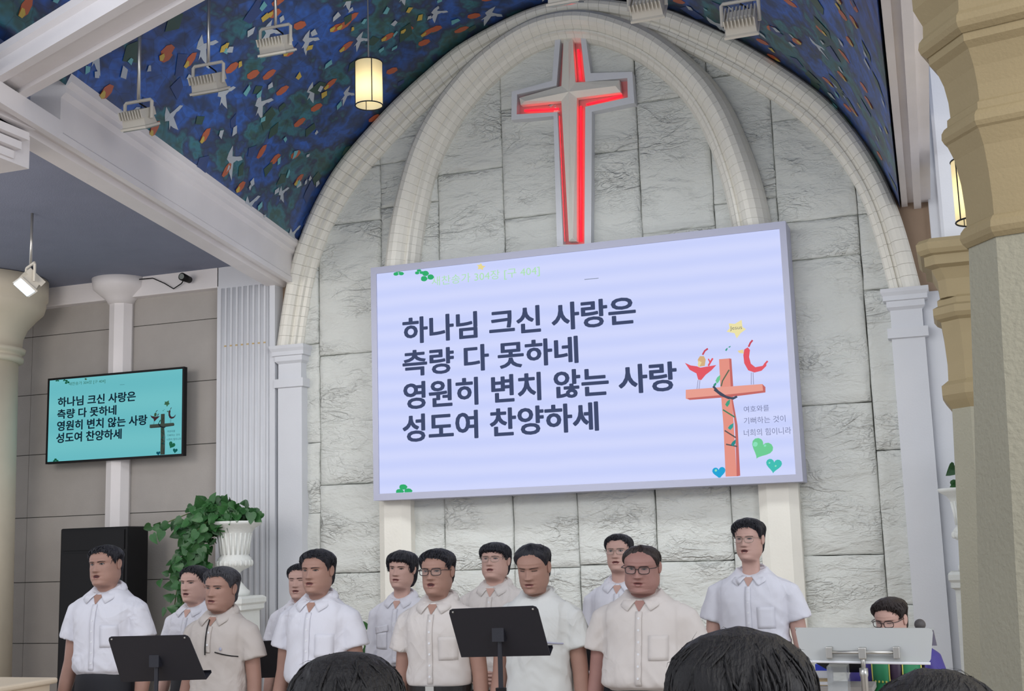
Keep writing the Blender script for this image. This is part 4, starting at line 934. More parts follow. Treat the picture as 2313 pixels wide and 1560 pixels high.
    # --- face pieces
    for sd in (-1, 1):
        o_ = {'open': .0052, 'half': .0034, 'closed': .0012}[eyes]; ec = .117
        xs = [.018+.026*i/8 for i in range(9)]
        tp = [(sd*x, ec+o_*math.sin(PI*i/8)**.8+.001*(i/8)) for i, x in enumerate(xs)]; bt = [(sd*x, ec-o_*.75*math.sin(PI*i/8)**.9+.001*(i/8)) for i, x in enumerate(xs)]
        vs, fs = strip(P, H, tp, bt, .0030, .0030); e_ = MB().add(vs, fs).obj('eye', M['eyew'] if eyes != 'closed' else sm, t, True)
        if eyes != 'closed':
            c0 = sd*.0305; ir = [(c0+.0060*math.cos(2*PI*q/12), ec+.0004+max(-o_*.72, min(o_*.95, .0060*math.sin(2*PI*q/12)))) for q in range(12)]
            MB().add(on_face(P, H, ir, .0036), [tuple(range(12))]).obj('iris', M['iris'], e_)
        lash = [(sd*x, ec+(o_*math.sin(PI*i/8)**.8+.001*(i/8) if eyes != 'closed' else -.001*math.sin(PI*i/8))) for i, x in enumerate(xs)]
        MB().tube(on_face(P, H, lash, .0030), [.0009]+[.0015]*7+[.0010], 5).obj('eyelid_line', M['iris'], t, True)
        crease = [(sd*x, ec+.0075+o_*.5*math.sin(PI*i/8)) for i, x in enumerate(xs)]
        bw = [(sd*(.012+.038*i/8), .1325+.0045*math.sin(PI*(i/8)*.75)-.003*(i/8)**2) for i in range(9)]
        bw2 = [(x, z-.0055*(1-.55*(i/8))) for i, (x, z) in enumerate(bw)]
        vs, fs = strip(P, H, bw, bw2, .0022, .0022); MB().add(vs, fs).obj('eyebrow', hm, t, True)
    lz = .051; op = .006*mouth; lw = .0245-.004*mouth
    n_ = 10; f_ = lambda i: math.sin(PI*i/n_)
    xs = [-lw+2*lw*i/n_ for i in range(n_+1)]
    ut = [(x, lz+op*.5*f_(i)+.0075*f_(i)**.7-.0012*g(x, .003)) for i, x in enumerate(xs)]; ub = [(x, lz+(op*1.1+.0002)*f_(i)) for i, x in enumerate(xs)]
    lt = [(x, lz-(op*1.1+.0002)*f_(i)) for i, x in enumerate(xs)]; lb = [(x, lz-op*1.1*f_(i)-.0088*f_(i)**.8) for i, x in enumerate(xs)]
    vs, fs = strip(P, H, ut, ub, .0008, .0016); v2, f2 = strip(P, H, lt, lb, .0016, .0008)
    MB().add(vs, fs).add(v2, f2).obj('lips', M['lip'], t, True)
    if mouth > .15:
        vs, fs = strip(P, H, ub, lt, .0010, .0010); MB().add(vs, fs).obj('mouth_opening', M['mouth'], t)
    # --- hair
    hd = HAIR[hair]; zs_ = [-.06+.005*i for i in range(50)]+[.19+.0035*i for i in range(10)]+[.2255, .228, .230, .2314, .232]; NH = 96; th2 = [2*PI*q/NH for q in range(NH)]
    sd_ = hash(label) % 97 if False else sum(map(ord, label)) % 97
    zz = sorted(set(round(z, 4) for z in zs_)); vs = []; inside = []
    for z in zz:
        for th in th2:
            a_ = math.degrees(min(th, 2*PI-th)); zl_ = interp(hd['line'], a_)
            nn = noise.noise((math.sin(th)*6+sd_, math.cos(th)*6, 0)); zl_ += nn*.010*(1 if a_ < 90 else .5)+noise.noise((math.sin(th)*26+sd_, math.cos(th)*26, 3))*(.009 if a_ < 60 and hair in ('fringe', 'bowl') else .0022)
            e = smooth(0, hd.get('ramp', .040), z-zl_); tt = hd['side']+(hd['top']+topboost-hd['side'])*smooth(.13, .205, z)
            dth = -.006+(tt+.006)*e if z > zl_ else -.006
            p = head_pt(th, z, dict(P, mouth=0, age=0)); c_ = Vector((0, .005, .12)); nrm = (p-c_); nrm.z *= .9 if z > .12 else .2; nrm.normalize()
            cl = noise.noise(Vector((p.x*38+sd_, p.y*14, p.z*16)))*.5+noise.noise(Vector((p.x*90+sd_, p.y*40, p.z*30)))*.3
            if z > zl_: dth += hnoise*cl*.011*e
            vs.append(H(p+nrm*dth)); inside.append(z > zl_-.006)
    fs = []
    for i in range(len(zz)-1):
        for j in range(NH):
            q = (i*NH+j, i*NH+(j+1) % NH, (i+1)*NH+(j+1) % NH, (i+1)*NH+j)
            if any(inside[v] for v in q): fs.append(q)
    fs.append(tuple((len(zz)-1)*NH+j for j in range(NH)))
    ho = MB().add(vs, fs).obj('hair', hm, t, True)
    lk = MB(); r3 = random.Random(sd_+5)
    for q in range(220 if back else 170):
        th = r3.uniform(0, 2*PI); a_ = math.degrees(min(th, 2*PI-th)); zl_ = interp(hd['line'], a_)+r3.uniform(-.004, .012)
        if zl_ > .20: continue
        if hair not in ('fringe', 'bowl', 'full'): zl_ += .012
        if hair == 'thin' and a_ < 75: continue
        za = r3.uniform(.150, .226) if a_ > 70 else r3.uniform(.19, .228); zb_ = max(zl_, za-r3.uniform(.05, .13)); dr = r3.uniform(-.5, .5)+(.35 if hair == 'part' else 0)
        pp = []; rs = []
        for i in range(6):
            f_ = i/5; z = za+(zb_-za)*f_; t2 = th+dr*f_*(1-.3*f_); a2 = math.degrees(min(t2 % (2*PI), 2*PI-t2 % (2*PI))); z2 = interp(hd['line'], a2)
            e = smooth(0, hd.get('ramp', .040), z-z2+.008); tt = (hd['side']+(hd['top']+topboost-hd['side'])*smooth(.13, .205, z))*e
            p = head_pt(((t2+PI) % (2*PI))-PI, z, dict(P, mouth=0, age=0)); nrm = (p-Vector((0, .005, .12))); nrm.z *= .9 if z > .12 else .2; nrm.normalize()
            pp.append(H(p+nrm*(tt-.0005+(.0035 if hair in ('fringe', 'bowl', 'full') else .0015)*math.sin(PI*f_)*r3.uniform(.2, 1)))); rs.append(.0028*math.sin(PI*(.15+.8*f_))+.0003)
        lk.tube(pp, rs, 4, True, .6)
    lk.obj('hair_locks', hm, t, True, kind='stuff')
    if hnoise > .8 or back:
        rr = random.Random(sd_); st = MB()
        for q in range(26 if back else 16):
            th = rr.uniform(0, 2*PI); z = rr.uniform(.17, .228); p = head_pt(th, z, P); nrm = (p-Vector((0, 0, .11))).normalized(); p0_ = p+nrm*(hd['top']+topboost)*.8
            dd = Vector((rr.uniform(-1, 1), rr.uniform(-1, 1), rr.uniform(-.3, .5))).normalized(); L_ = rr.uniform(.02, .055)
            dd = (dd-nrm*dd.dot(nrm)).normalized(); st.tube([H(p0_), H(p0_+nrm*.006+dd*L_*.3), H(p0_+nrm*.007+dd*L_*.6), H(p0_+nrm*.001+dd*L_)], [.0003, .0004, .0003, .0001], 4)
        st.obj('loose_hairs', hm, t, kind='stuff')
    # --- glasses
    if glasses:
        gm = M['rim'] if glasses[0] == 'd' else M['wire']; r_ = .0019 if glasses[0] == 'd' else .0011; gw, gh = (.0245, .0165) if glasses != 'dr' else (.025, .019)
        gy = face_y(P, .0, .118)-.006; gl = None; root_ = None
        rims = MB()
        for sd in (-1, 1):
            pts = []
            for q in range(25):
                a_ = 2*PI*q/24; cx_, sx_ = math.cos(a_), math.sin(a_); ee = .62
                x = sd*.0325+gw*math.copysign(abs(cx_)**ee, cx_); z = .114+gh*math.copysign(abs(sx_)**ee, sx_)
                pts.append(Vector((x, gy+.22*max(0, abs(x)-.02)+.002, z)))
            rim_o = MB().tube([H(p) for p in pts], r_, 6, False).obj('glasses_rim', gm, t, True)
            MB().add([H(p) for p in pts[:-1]], [tuple(range(24))]).obj('lens', M['lens'], rim_o)
            ew = interp(W_T, .115)*P['wide']+.004
            MB().tube([H(Vector(p)) for p in ((sd*(.0325+gw), gy+.011, .122), (sd*ew, gy+.03, .123), (sd*(ew+.002), -.01, .122), (sd*(ew+.001), .018, .118))], r_*1.0, 6).obj('temple_arm', gm, t, True)
        MB().tube([H(Vector(p)) for p in ((-.009, gy+.002, .118), (0, gy-.001, .121), (.009, gy+.002, .118))], r_, 6).obj('glasses_bridge', gm, t, True)
    # --- shirt
    bd = build
    sb = MB(); Rn = []
    prof_ = [(.950, .134, .092, .090), (.975, .140, .098+belly*.03, .094), (.995, .158+belly*.02, .120+belly*.05, .106), (1.02, .160+belly*.02, .120+belly*.055, .106), (1.10, .154+belly*.015, .116+belly*.045, .103), (1.20, .156, .118+belly*.015, .108), (1.28, .160, .118, .114), (1.33, .165, .108, .116), (1.365, .160, .094, .112), (1.39, .138, .080, .106), (1.415, .108, .068, .098), (1.440, .082, .058, .088), (1.462, .069, .052, .080)]
    if shirt == 'tee': prof_[:3] = [(.84, .180, .130, .135), (.92, .168, .126, .130)]; 
    if shirt == 'polo': prof_[:3] = [(.86, .176, .130, .135), (.92, .168, .126, .130)]
    if shirt == 'robe': prof_ = [(.06, .34, .30, .30), (.5, .28, .25, .24), (.9, .25, .20, .18)]+[(a, b*1.12+.01, c*1.15, d*1.1) for a, b, c, d in prof_[4:]]
    for z, w_, f_, b_ in prof_:
        ring = []
        for q in range(48):
            th = 2*PI*q/48; c_, s2 = math.cos(th), math.sin(th); e = 2.5; dd = f_ if c_ > 0 else b_
            rr = (abs(s2/(w_*bd))**e+abs(c_/dd)**e)**(-1/e)
            dz = -.055*max(0, c_)*smooth(1.42, 1.47, z)
            ring.append(Vector((rr*s2, -rr*c_+.008, z+dz))*k)
        Rn.append([p+Vector((0, 0, .045*smooth(1.32, 1.06, p.z/k)*k if shirt == 'dress' else 0)) for p in ring])
    sb.loft(Rn)
    for sd in (-1, 1):
        sx = bd*.150*sd
        if shirt == 'robe':
            pts = [(sx*.8, .01, 1.37), (sx*1.15, .015, 1.33), (sx*1.38, .0, 1.18), (sx*1.5, -.05, 1.06), (sx*1.35, -.20, 1.03), (sx*1.05, -.30, 1.04)]; rad = [.07, .085, .10, .12, .13, .14]
        elif long:
            pts = [(sx*.72, .015, 1.368), (sx*1.12, .018, 1.325), (sx*1.26, .02, 1.18), (sx*1.34, .02, 1.08), (sx*1.42, .0, .99), (sx*1.45, -.03, .87)]; rad = [.045, .057, .055, .052, .048, .038]
        else:
            pts = [(sx*.72, .015, 1.368), (sx*1.10, .018, 1.328), (sx*1.24, .02, 1.255), (sx*1.34, .02, 1.19)]; rad = [.045, .058, .063, .068]
        if pose == 'clasp' and not long: pts[-1] = (sx*1.32, .035, 1.19)
        sb.tube([Vector(p)*k for p in pts], [r*k for r in rad], 20)
    me = fuse(sb, 'shirt', .0085, shm, 5)
    # wrinkles
    co = np.empty(len(me.vertices)*3); me.vertices.foreach_get('co', co); co = co.reshape(-1, 3)
    no = np.empty(len(me.vertices)*3); me.vertices.foreach_get('normal', no); no = no.reshape(-1, 3)
    amp = np.empty(len(co))
    for i, (x, y, z) in enumerate(co):
        z0_ = z/k; ax = abs(x)
        wst = smooth(1.20, 1.05, z0_) if shirt != 'robe' else .2
        d1 = noise.noise((x*7+sd_, y*7, z*15+ax*13)); d2_ = noise.noise((x*16+sd_, y*16, z*10-ax*18))
        v = (1-abs(d1)*2.6)*.55+d2_*.5
        amp[i] = .0066*v*(.55+.9*wst+.5*g(ax-.14*bd, .05)*g(z0_-1.27, .07))
        if shirt == 'dress' and ax < .17*bd: amp[i] *= smooth(1.02, 1.06, z0_)
        if z0_ > 1.18: amp[i] -= .0035*g(ax-.147*bd-.25*max(0, 1.30-z0_)*0, .0045)
    co += no*amp[:, None]; me.vertices.foreach_set('co', co.reshape(-1)); me.update()
    so = link('robe' if shirt == 'robe' else 'shirt', me, t)
    bvh = BVHTree.FromPolygons([tuple(c) for c in co], [tuple(p.vertices) for p in me.polygons])
    def front(x, z, off=.003):
        h = bvh.ray_cast(Vector((x, -1, z)), Vector((0, 1, 0)))
        return Vector((x, (h[0].y if h[0] else -.06*k)-off, z))
    def patch(x0, x1, z0, z1, nm, off=.003, m_=None, par=None, slant=0, nx=4, nz=6):
        vs = [front(x0+(x1-x0)*i/nx, z0+(z1-z0)*j/nz+slant*(i/nx), off) for j in range(nz+1) for i in range(nx+1)]
        fs = [(j*(nx+1)+i, j*(nx+1)+i+1, (j+1)*(nx+1)+i+1, (j+1)*(nx+1)+i) for j in range(nz) for i in range(nx)]
        o = MB().add(vs, fs).obj(nm, m_ or shm, par or t, True); md = o.modifiers.new('s', 'SOLIDIFY'); md.thickness = .0014; md.offset = 1; return o
    if shirt in ('dress', 'polo'):
        zb, zt = (1.035 if shirt == 'dress' else 1.22)*k, 1.365*k
        pk = patch(-.015, .015, zb+.012*k, zt, 'placket', .0035, None, None, 0, 2, 24)
        nb = 6 if shirt == 'dress' else 2
        for q in range(nb):
            z = zt-.03-(zt-zb-.05)*q/max(1, nb-.5); p = front(0, z, .0070)
            MB().tube([p+Vector((0, .002, 0)), p], .0055, 10).obj('button', M['paper'], pk)
        if pocket: patch(.045*k, .130*k, 1.155*k, 1.262*k, 'pocket', .0028)
        # collar: stand and folded leaf
        nC = 40; rows_ = []
        NC = H(Vector((0, .008, -.055)))
        for v_ in range(5):
            row = []
            for q in range(nC+1):
                u = -1+2*q/nC; th = u*(PI-.16); c_ = math.cos(PI-abs(th)) # back=1
                bk = PI-abs(th)            # angle from the front
                fr = (1+math.cos(bk))/2     # 1 at front, 0 at back
                sg = math.copysign(1, u); x_, y_ = math.sin(bk)*sg, -math.cos(bk)
                rx, ry = .071, .067
                zb_ = (1.452-.060*fr)*k; zt_ = zb_+.030*(1-.15*fr)
                if v_ == 0: p = Vector((rx*k*x_, ry*k*y_+.012, zb_))
                elif v_ == 1: p = Vector((rx*.95*k*x_, ry*.95*k*y_+.012, zt_))
                elif v_ == 2: p = Vector(((rx+.004)*k*x_, (ry+.004)*k*y_+.012, zt_+.001))
                else:
                    f_ = (v_-2)/2; fold = Vector(((rx+.004)*k*x_, (ry+.004)*k*y_+.012, zt_+.001))
                    rad_e = Vector(((rx+.030)*k*x_, (ry+.026)*k*y_+.012, zt_-.030))
                    tt_ = min(1, max(0, (bk-.16)/1.15)); w_ = 1-smooth(.9, 1.35, bk)
                    fx = (.052+.050*tt_)*sg*k; fz = (1.452-.060)*k+.026-.052+.034*tt_; fp = front(fx, fz, .007)
                    E_ = rad_e.lerp(fp, w_); p = fold.lerp(E_, f_); p += Vector((x_, y_, .3))*.006*math.sin(PI*f_)
                row.append(p)
            rows_.append(row)
        cm = MB().loft(rows_, False, False).obj('collar', shm, t, True); md = cm.modifiers.new('s', 'SOLIDIFY'); md.thickness = .0018; md.offset = 0
        n_ = 6; vs = []
        for j in range(n_+1):
            for i in range(5):
                w_ = .030*(j/n_); vs.append(front((-w_+2*w_*i/4)*k, (1.362+.050*j/n_)*k, .0035))
        MB().add(vs, [(j*5+i, j*5+i+1, j*5+i+6, j*5+i+5) for j in range(n_) for i in range(4)]).obj('open_neck', sm, t, True, label='bare skin in the open collar')
    elif shirt == 'tee':
        pts = []
        for q in range(33):
            a_ = 2*PI*q/32; fr = (1+math.cos(a_))/2; x_, y_ = math.sin(a_), -math.cos(a_)
            pts.append(Vector((.080*k*x_, .068*k*y_+.012, (1.468-.058*fr)*k)))
        MB().tube(pts, .006, 8, False).obj('neckband', shm, t, True)
    if not long and shirt != 'robe':
        pass
    # --- trousers, belt, shoes
    if shirt != 'robe':
        tb = MB(); R2 = []
        for z, w_, f_, b_ in ((.86, .152, .105, .125), (.94, .156, .112, .125), (1.005, .150, .112+belly*.03, .110), (1.04, .142, .105+belly*.03, .10)):
            fq = 1 if shirt == 'dress' else .90; f_ *= fq; b_ *= fq
            R2.append([Vector((w_*fq*bd*math.sin(2*PI*q/32), -(f_ if math.cos(2*PI*q/32) > 0 else b_)*math.cos(2*PI*q/32)+.005, z))*k for q in range(32)])
        tb.loft(R2)
        for sd in (-1, 1): tb.tube([Vector(p)*k for p in ((.088*sd, .0, .92), (.095*sd, -.005, .75), (.10*sd, 0, .48), (.105*sd, .02, .05))], [.072*k, .084*k, .075*k, .072*k], 18)
        me2 = fuse(tb, 'trousers', .014, M[trousers], 3); link('trousers', me2, t)
        if belt:
            r1 = []
            for dz, e_ in ((1.004, .004), (1.004, .010), (1.034, .010), (1.034, .004)):
                r1.append([Vector((((.151)*bd+e_)*math.sin(2*PI*q/36), -((.112+belly*.03 if math.cos(2*PI*q/36) > 0 else .110)+e_)*math.cos(2*PI*q/36)+.005, dz))*k for q in range(36)])
            bl_ = MB().loft(r1+[r1[0]], False).obj('belt', M['belt'], t)
            MB().box((-.022, -.123*k-belly*.03, 1.002*k), (.022, -.108*k-belly*.03, 1.036*k)).obj('buckle', M['chrome'], bl_)
    for sd in (-1, 1):
        sh_ = []
        for y_, w_, h_ in ((.07, .025, .05), (.055, .036, .075), (0, .038, .085), (-.06, .042, .06), (-.12, .046, .045), (-.17, .040, .035), (-.20, .018, .022)):
            sh_.append([Vector((.105*sd*k+w_*math.cos(2*PI*q/16), y_+.02, max(0, h_*.5+h_*.55*math.sin(2*PI*q/16)))) for q in range(16)])
        MB().loft(sh_).obj('shoe', M['shoe'], t, True)
    t['_'] = 0; del t['_']
    return t, H, k, front, patch
SK = dict(a=skin_mat('skin', (166, 130, 118)), b=skin_mat('tanned_skin', (160, 124, 110)), c=skin_mat('fair_skin', (188, 152, 140)), d=skin_mat('ruddy_skin', (158, 119, 111)))
HR = dict(black=hair_mat('black_hair', (30, 30, 38)), grey=hair_mat('greying_hair', (66, 66, 72)), brown=hair_mat('dark_brown_hair', (42, 33, 32)), dark=hair_mat('near_black_hair', (18, 15, 16)))
SH = dict(white=mat('white_shirt_cloth', (214, 214, 222), .88, bump=(3.2, .0105, 'cloth')), warm=mat('ivory_shirt_cloth', (208, 202, 198), .88, bump=(3.2, .0105, 'cloth')),
          beige=mat('beige_polo_cloth', (192, 184, 178), .88, bump=(3.2, .0105, 'cloth')), tee=mat('white_jersey', (210, 212, 210), .88, bump=(3.2, .0105, 'cloth')), robe=M['robe'], dark=M['dark'])
# back row
person('young man with short black hair standing behind the man in the beige polo', 440, 1279, -4.35, hair='short', hnoise=.4, skin='c', mouth=.7, eyes='half', yaw=-.05, age=.3)
person('man in white mostly hidden behind the swept-haired singer before the left pilaster', 680, 1274, -3.95, hair='short', skin='c', eyes='closed', mouth=.5, yaw=.1, age=.3)
t, H, k, front, patch = person('young man with tousled black hair and a flap-pocket shirt with rolled sleeves', 905, 1247, -3.95, hair='fringe', topboost=-.004, hnoise=1.0, skin='c', mouth=.35, eyes='half', long=True, scol='white', neck=.02, pocket=False, hroll=.05, age=.3)
patch(-.155*k, -.04*k, 1.215*k, 1.255*k, 'pocket_flap', .006, slant=.02); patch(-.150*k, -.05*k, 1.13*k, 1.23*k, 'pocket', .004)
person('man in pale polo and wire glasses with clasped hands behind the central music stand', 1115, 1228, -3.95, hair='bowl', skin='c', glasses='w', mouth=.5, hpitch=-.12, shirt='polo', scol='warm', pose='clasp', wide=1.08, fat=.5, build=1.03, eyes='half', pocket=False, age=.3)
person('man in glasses and long-sleeved white shirt behind the heavy-set older man', 1396, 1208, -3.75, hair='short', skin='c', glasses='w', long=True, mouth=.4, neck=.02, hpitch=-.05, age=.3, pocket=False)
person('tall young man with parted black hair and glasses, rightmost of the choir', 1690, 1177, -3.9, hair='part', topboost=.004, hnoise=.7, skin='c', glasses='w', mouth=.75, neck=.035, build=1.15, age=.2, eyes='half', yaw=-.08, hyaw=-.1)
# front row
person('stocky man with black hair and mouth wide open, standing in front of the loudspeaker', 242, 1233, -5.2, hair='short', skin='b', mouth=.9, eyes='open', build=1.04, fat=.6, wide=1.05, hroll=-.05, yaw=.05)
t, H, k, front, patch = person('older man with greying hair in a beige polo shirt with dark zip and pocket trim', 497, 1285, -5.2, hair='part', hcol='grey', neck=-.022, skin='b', mouth=.4, eyes='half', shirt='polo', scol='beige', pocket=False, hroll=.04, age=1)
zp = MB().tube([front(-.012, z*k, .009) for z in (1.40, 1.36, 1.31, 1.26, 1.22)], .0035, 5).obj('zip', M['black'], t)
MB().tube([front((.045+.1*i/5)*k, (1.235-.028*i/5)*k, .005) for i in range(6)], .0028, 5).obj('pocket_trim', M['black'], t)
MB().ball(front(.075*k, 1.25*k, .005), (.008, .003, .009), 8, 6).obj('badge', M['frame'], t)
person('man with neat swept black hair in a thin white short-sleeved shirt, before the left pilaster', 717, 1244, -5.2, hair='part', topboost=-.004, skin='b', mouth=.55, eyes='half', belly=.3, scol='white', age=.8)
person('man with dark-rimmed glasses and belted trousers, left of the central music stand', 987, 1244, -5.2, hair='short', topboost=.006, skin='b', glasses='d', mouth=.85, eyes='half', scol='warm', age=.7, belt=True)
t, H, k, front, patch = person('man in a white crew-neck t-shirt looking down, behind the central music stand', 1208, 1232, -5.2, hair='thin', topboost=.012, hnoise=1.0, skin='b', mouth=.3, eyes='closed', shirt='tee', scol='tee', hpitch=.22, age=.8, pocket=False, build=.97)
MB().tube([front((.05+.09*i/5)*k, (1.225-.012*i/5)*k, .005) for i in range(6)], .004, 5).obj('pocket_trim', M['frame'], t)
person('older heavy-set man with combed-back hair and dark-rimmed glasses, right of centre in the front row', 1447, 1230, -5.2, hair='thin', hcol='brown', skin='d', glasses='d', mouth=.35, eyes='half', fat=1.1, wide=1.10, build=1.17, belly=.8, scol='warm', hpitch=.14, hroll=.04, age=1)
# minister behind the lectern
t, H, k, front, patch = person('person in an indigo robe and green stole reading with bowed head behind the lectern', 2017, 1353, -4.3, hair='short', hcol='brown', topboost=.008, hnoise=.6, skin='c', glasses='d', eyes='closed', mouth=.1, shirt='robe', scol='robe', pose='read', hpitch=.20, hyaw=-.35, yaw=-.05, build=1.0, hs=.95, age=.5)
for x0, x1 in ((-.115, -.035), (.035, .115)):
    o = patch(x0, x1, .62*k, 1.36*k, 'stole_panel', .012, M['stole'], None, 0, 3, 16)
    patch(x0-.006, x0, .62*k, 1.36*k, 'gold_edge', .013, M['gold'], o, 0, 1, 16); patch(x1, x1+.006, .62*k, 1.36*k, 'gold_edge', .013, M['gold'], o, 0, 1, 16)
    for q in range(4): MB().ball(front(x0+.012+q*.018, 1.215*k, .018), (.005, .002, .006), 6, 4).obj('gold_stitch', M['gold'], o)
patch(-.03, .03, .62*k, 1.38*k, 'dark_robe_band', .008, M['robedark'], None, 0, 2, 16)
for dz in (0, .07, .14):
    MB().loft([[Vector((.27*k+.115*math.cos(q), -.08+.1*math.sin(q), z)) for q in [2*PI*i/20 for i in range(20)]] for z in (1.02*k-dz, 1.055*k-dz)]).obj('sleeve_band', M['robedark'], t, True)
# congregation in the foreground
person('dark hair crown of a person standing in the congregation, the largest at lower right', 1668, 1449, -9.2, floor=0, hair='full', hcol='dark', back=True, yaw=PI+.15, shirt='dress', scol='dark', topboost=-.004, hnoise=.8, wide=1.05)
person('dark hair crown of a person in the congregation at the bottom, left of centre', 782, 1492, -9.0, floor=0, hair='full', hcol='dark', back=True, yaw=PI+.3, shirt='dress', scol='dark', topboost=-.006, hnoise=.7)
person('top of a dark-haired head at the bottom edge in front of the lectern', 2112, 1538, -8.9, floor=0, hair='full', hcol='dark', back=True, yaw=PI-.1, shirt='dress', scol='dark', topboost=-.004, hnoise=.6)

# ------------------------------------------------------------------ lectern and its things
LY = -5.0
acr = bpy.data.materials.new('frosted_acrylic'); acr.use_nodes = True; b_ = acr.node_tree.nodes['Principled BSDF']
b_.inputs['Base Color'].default_value = lin((188, 190, 188)); b_.inputs['Roughness'].default_value = .25; b_.inputs['Alpha'].default_value = .82; b_.inputs['Specular IOR Level'].default_value = .6
clear = mat('clear_acrylic', (220, 226, 228), .08, alpha=.35)
A, B, Cc, D = atY(1795, 1417, LY-.05), atY(2108, 1418, LY-.05), atY(2102, 1498, LY-.10), atY(1812, 1493, LY-.10)
base = Vector(((A.x+B.x)/2, LY, .15))
lt = thing('lectern', 'frosted acrylic lectern with steel tee-bar post in front of the robed person', 'lectern', base)
P4 = [p-base for p in (A, B, Cc, D)]; th = Vector((0, .012, 0))
mb = MB(); R_ = []
for kx in range(4):
    p, pa, pb = P4[kx], P4[kx-1], P4[(kx+1) % 4]; R_ += [p+(pa-p).normalized()*.02, p+(pa-p).normalized()*.006+(pb-p).normalized()*.006, p+(pb-p).normalized()*.02]
n = len(R_)
mb.add(R_+[p+th for p in R_], [tuple(range(n)), tuple(range(2*n-1, n-1, -1))]+[(q, n+q, n+(q+1) % n, (q+1) % n) for q in range(n)]).obj('front_panel', acr, lt)
MB().tube([P4[3]+Vector((0, -.004, 0)), P4[2]+Vector((0, -.004, 0))], .006, 8).obj('bottom_lip', M['paper'], lt)
tb_ = [P4[0]+Vector((0, .012, 0)), P4[1]+Vector((0, .012, 0)), P4[1]+Vector((0, .40, -.10)), P4[0]+Vector((0, .40, -.10))]
MB().add(tb_+[p-Vector((0, 0, .01)) for p in tb_], [(0, 1, 2, 3), (7, 6, 5, 4), (0, 4, 5, 1), (1, 5, 6, 2), (2, 6, 7, 3), (3, 7, 4, 0)]).obj('reading_board', acr, lt)
def lp(x, y, Y=LY-.12): return atY(x, y, Y)-base
c1, c2, cm_ = lp(1873, 1473), lp(2025, 1473), lp(1948, 1472)
MB().tube([c1, c2], .008, 10).obj('cross_bar', M['chrome'], lt, True)
for c_ in (c1, c2): bevel(MB().box((c_.x-.014, c_.y-.01, c_.z-.026), (c_.x+.014, c_.y+.04, c_.z+.024)).obj('clamp', M['chrome'], lt), .003)
bevel(MB().box((cm_.x-.017, cm_.y-.018, cm_.z-.03), (cm_.x+.017, cm_.y+.03, cm_.z+.02)).obj('tee_joint', M['chrome'], lt), .004)
MB().tube([cm_, Vector((cm_.x, cm_.y, cm_.z-.09))], .010, 12).obj('upper_post', M['chrome'], lt, True)
MB().tube([Vector((cm_.x, cm_.y, cm_.z-.07)), Vector((cm_.x, cm_.y, cm_.z-.10)), Vector((cm_.x, cm_.y, cm_.z-.11)), Vector((cm_.x, cm_.y, .03))], [.019, .019, .016, .018], 16).obj('lower_post', M['chrome'], lt, True)
MB().lathe([(.02, .03), (.20, .02), (.21, 0)], 32, cm_.x, cm_.y).obj('foot', M['chrome'], lt, True)
MB().tube([Vector((cm_.x, cm_.y, cm_.z-.24)), Vector((cm_.x, cm_.y, cm_.z-.27))], .026, 16).obj('collar_ring', M['chrome'], lt, True)
# microphone
q = atY(2078, 1410, -4.75)
mt = thing('microphone', 'round-headed microphone rising over the right end of the lectern', 'microphone', (q.x, q.y, q.z-.30))
MB().ball((0, 0, .30), (.026, .026, .026), 20, 12).obj('mic_head', mat('mic_mesh', (84, 80, 80), .5, .3, bump=(400, .002, 'n')), mt, True)
MB().tube([(0, 0, .28), (0, 0, .24), (0, 0, .12)], [.02, .016, .012], 14).obj('mic_handle', M['black'], mt, True)
MB().tube([(0, 0, .14), (0, .03, -.1), (0, .05, -.9)], .007, 8).obj('stand_tube', M['black'], mt, True)
MB().lathe([(.12, -1.3+.15-.0), (.12, -1.13), (.02, -1.12)], 24, 0, .05).obj('stand_foot', M['black'], mt)
mt.location.z = q.z-.30
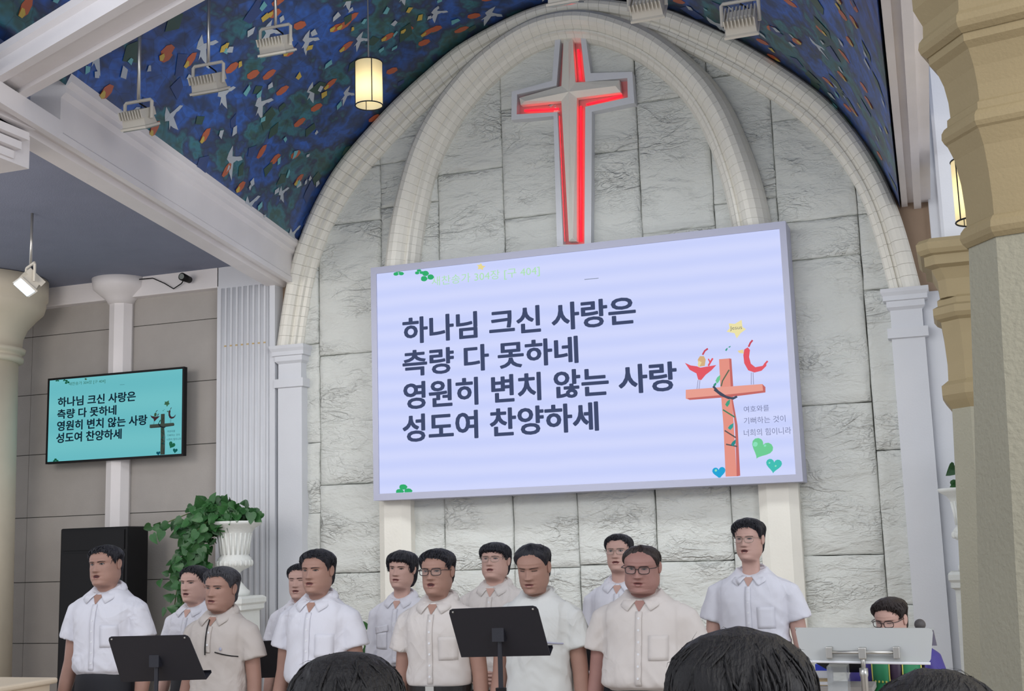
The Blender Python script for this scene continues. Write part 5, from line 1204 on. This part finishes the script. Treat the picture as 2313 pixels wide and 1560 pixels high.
# table behind the lectern with book, card and folder
q = atY(1860, 1545, -4.6)
tbm = thing('side_table', 'low grey table behind the lectern carrying a book and a blue card', 'table', (q.x+.12, -4.6, .15)); hz = q.z-.15
bevel(MB().box((-.35, -.10, hz-.03), (.12, .15, hz)).obj('table_top', M['grey'], tbm), .004)
for sx in (-.32, .09):
    for sy in (-.08, .12): MB().box((sx-.015, sy-.015, 0), (sx+.015, sy+.015, hz-.03)).obj('leg', M['grey'], tbm)
b1 = atY(1845, 1541, -4.62)
o = thing('book', 'tan-covered book lying on the table left of the lectern post', 'book', (b1.x, b1.y, q.z)); MB().box((-.07, -.04, .001), (.06, .08, .004)).obj('cover', M['tan'], o); MB().box((-.068, -.038, .004), (.055, .078, .020)).obj('pages', M['paper'], o); MB().box((-.07, -.04, .020), (.06, .08, .023)).obj('cover', M['tan'], o)
b1 = atY(1858, 1540, -4.50)
o = thing('card_box', 'small white box with a blue top behind the lectern', 'box', (b1.x, b1.y, q.z+.0)); MB().box((-.03, 0, 0), (.05, .04, .055)).obj('carton', M['paper'], o); MB().box((-.031, -.001, .055), (.051, .041, .085)).obj('blue_band', M['blue'], o)
A2, B2 = atY(1845, 1499, -4.60), atY(1945, 1500, -4.60)
o = thing('folder', 'open dark folder held by the robed person', 'folder', ((A2.x+B2.x)/2, -4.60, A2.z)); w = (B2.x-A2.x)
MB().add([(-w/2, -.02, .01), (w/2, -.02, .01), (w/2, .16, -.05), (-w*.25, .16, -.05), (-w/2, -.02, .004), (w/2, -.02, .004), (w/2, .16, -.056), (-w*.25, .16, -.056)], [(0, 1, 2, 3), (7, 6, 5, 4), (0, 4, 5, 1), (1, 5, 6, 2), (2, 6, 7, 3), (3, 7, 4, 0)]).obj('cover', M['black'], o)
MB().box((-w*.35, .0, .006), (w*.4, .12, .012)).obj('page', M['paper'], o)
A3 = atY(1867, 1508, -4.95); B3 = atY(1912, 1509, -4.95)
o = thing('acrylic_box', 'small clear acrylic stand under the left half of the lectern', 'stand', (A3.x, -4.95, .15)); w = B3.x-A3.x
for aa, bb in (((0, 0, 0), (w, .006, A3.z-.15)), ((w-.006, .006, 0), (w, .14, A3.z-.15)), ((0, .006, 0), (.006, .14, A3.z-.15)), ((0, 0, A3.z-.15), (w, .14, A3.z-.144))): MB().box(aa, bb).obj('acrylic_panel', clear, o)
# cream pulpit top at the lower left corner
A4 = atY(132, 1529, -5.45)
o = thing('pulpit', 'cream topped pulpit cut off by the lower left corner', 'pulpit', (A4.x-.35, -5.9, .15)); hz = A4.z-.15
cm2 = mat('cream_laminate', (222, 206, 182), .5); bevel(MB().box((-.35, 0, hz-.03), (.35, .45, hz)).obj('top', cm2, o), .01)
MB().box((-.32, .03, 0), (.32, .42, hz-.03)).obj('cabinet', cm2, o)
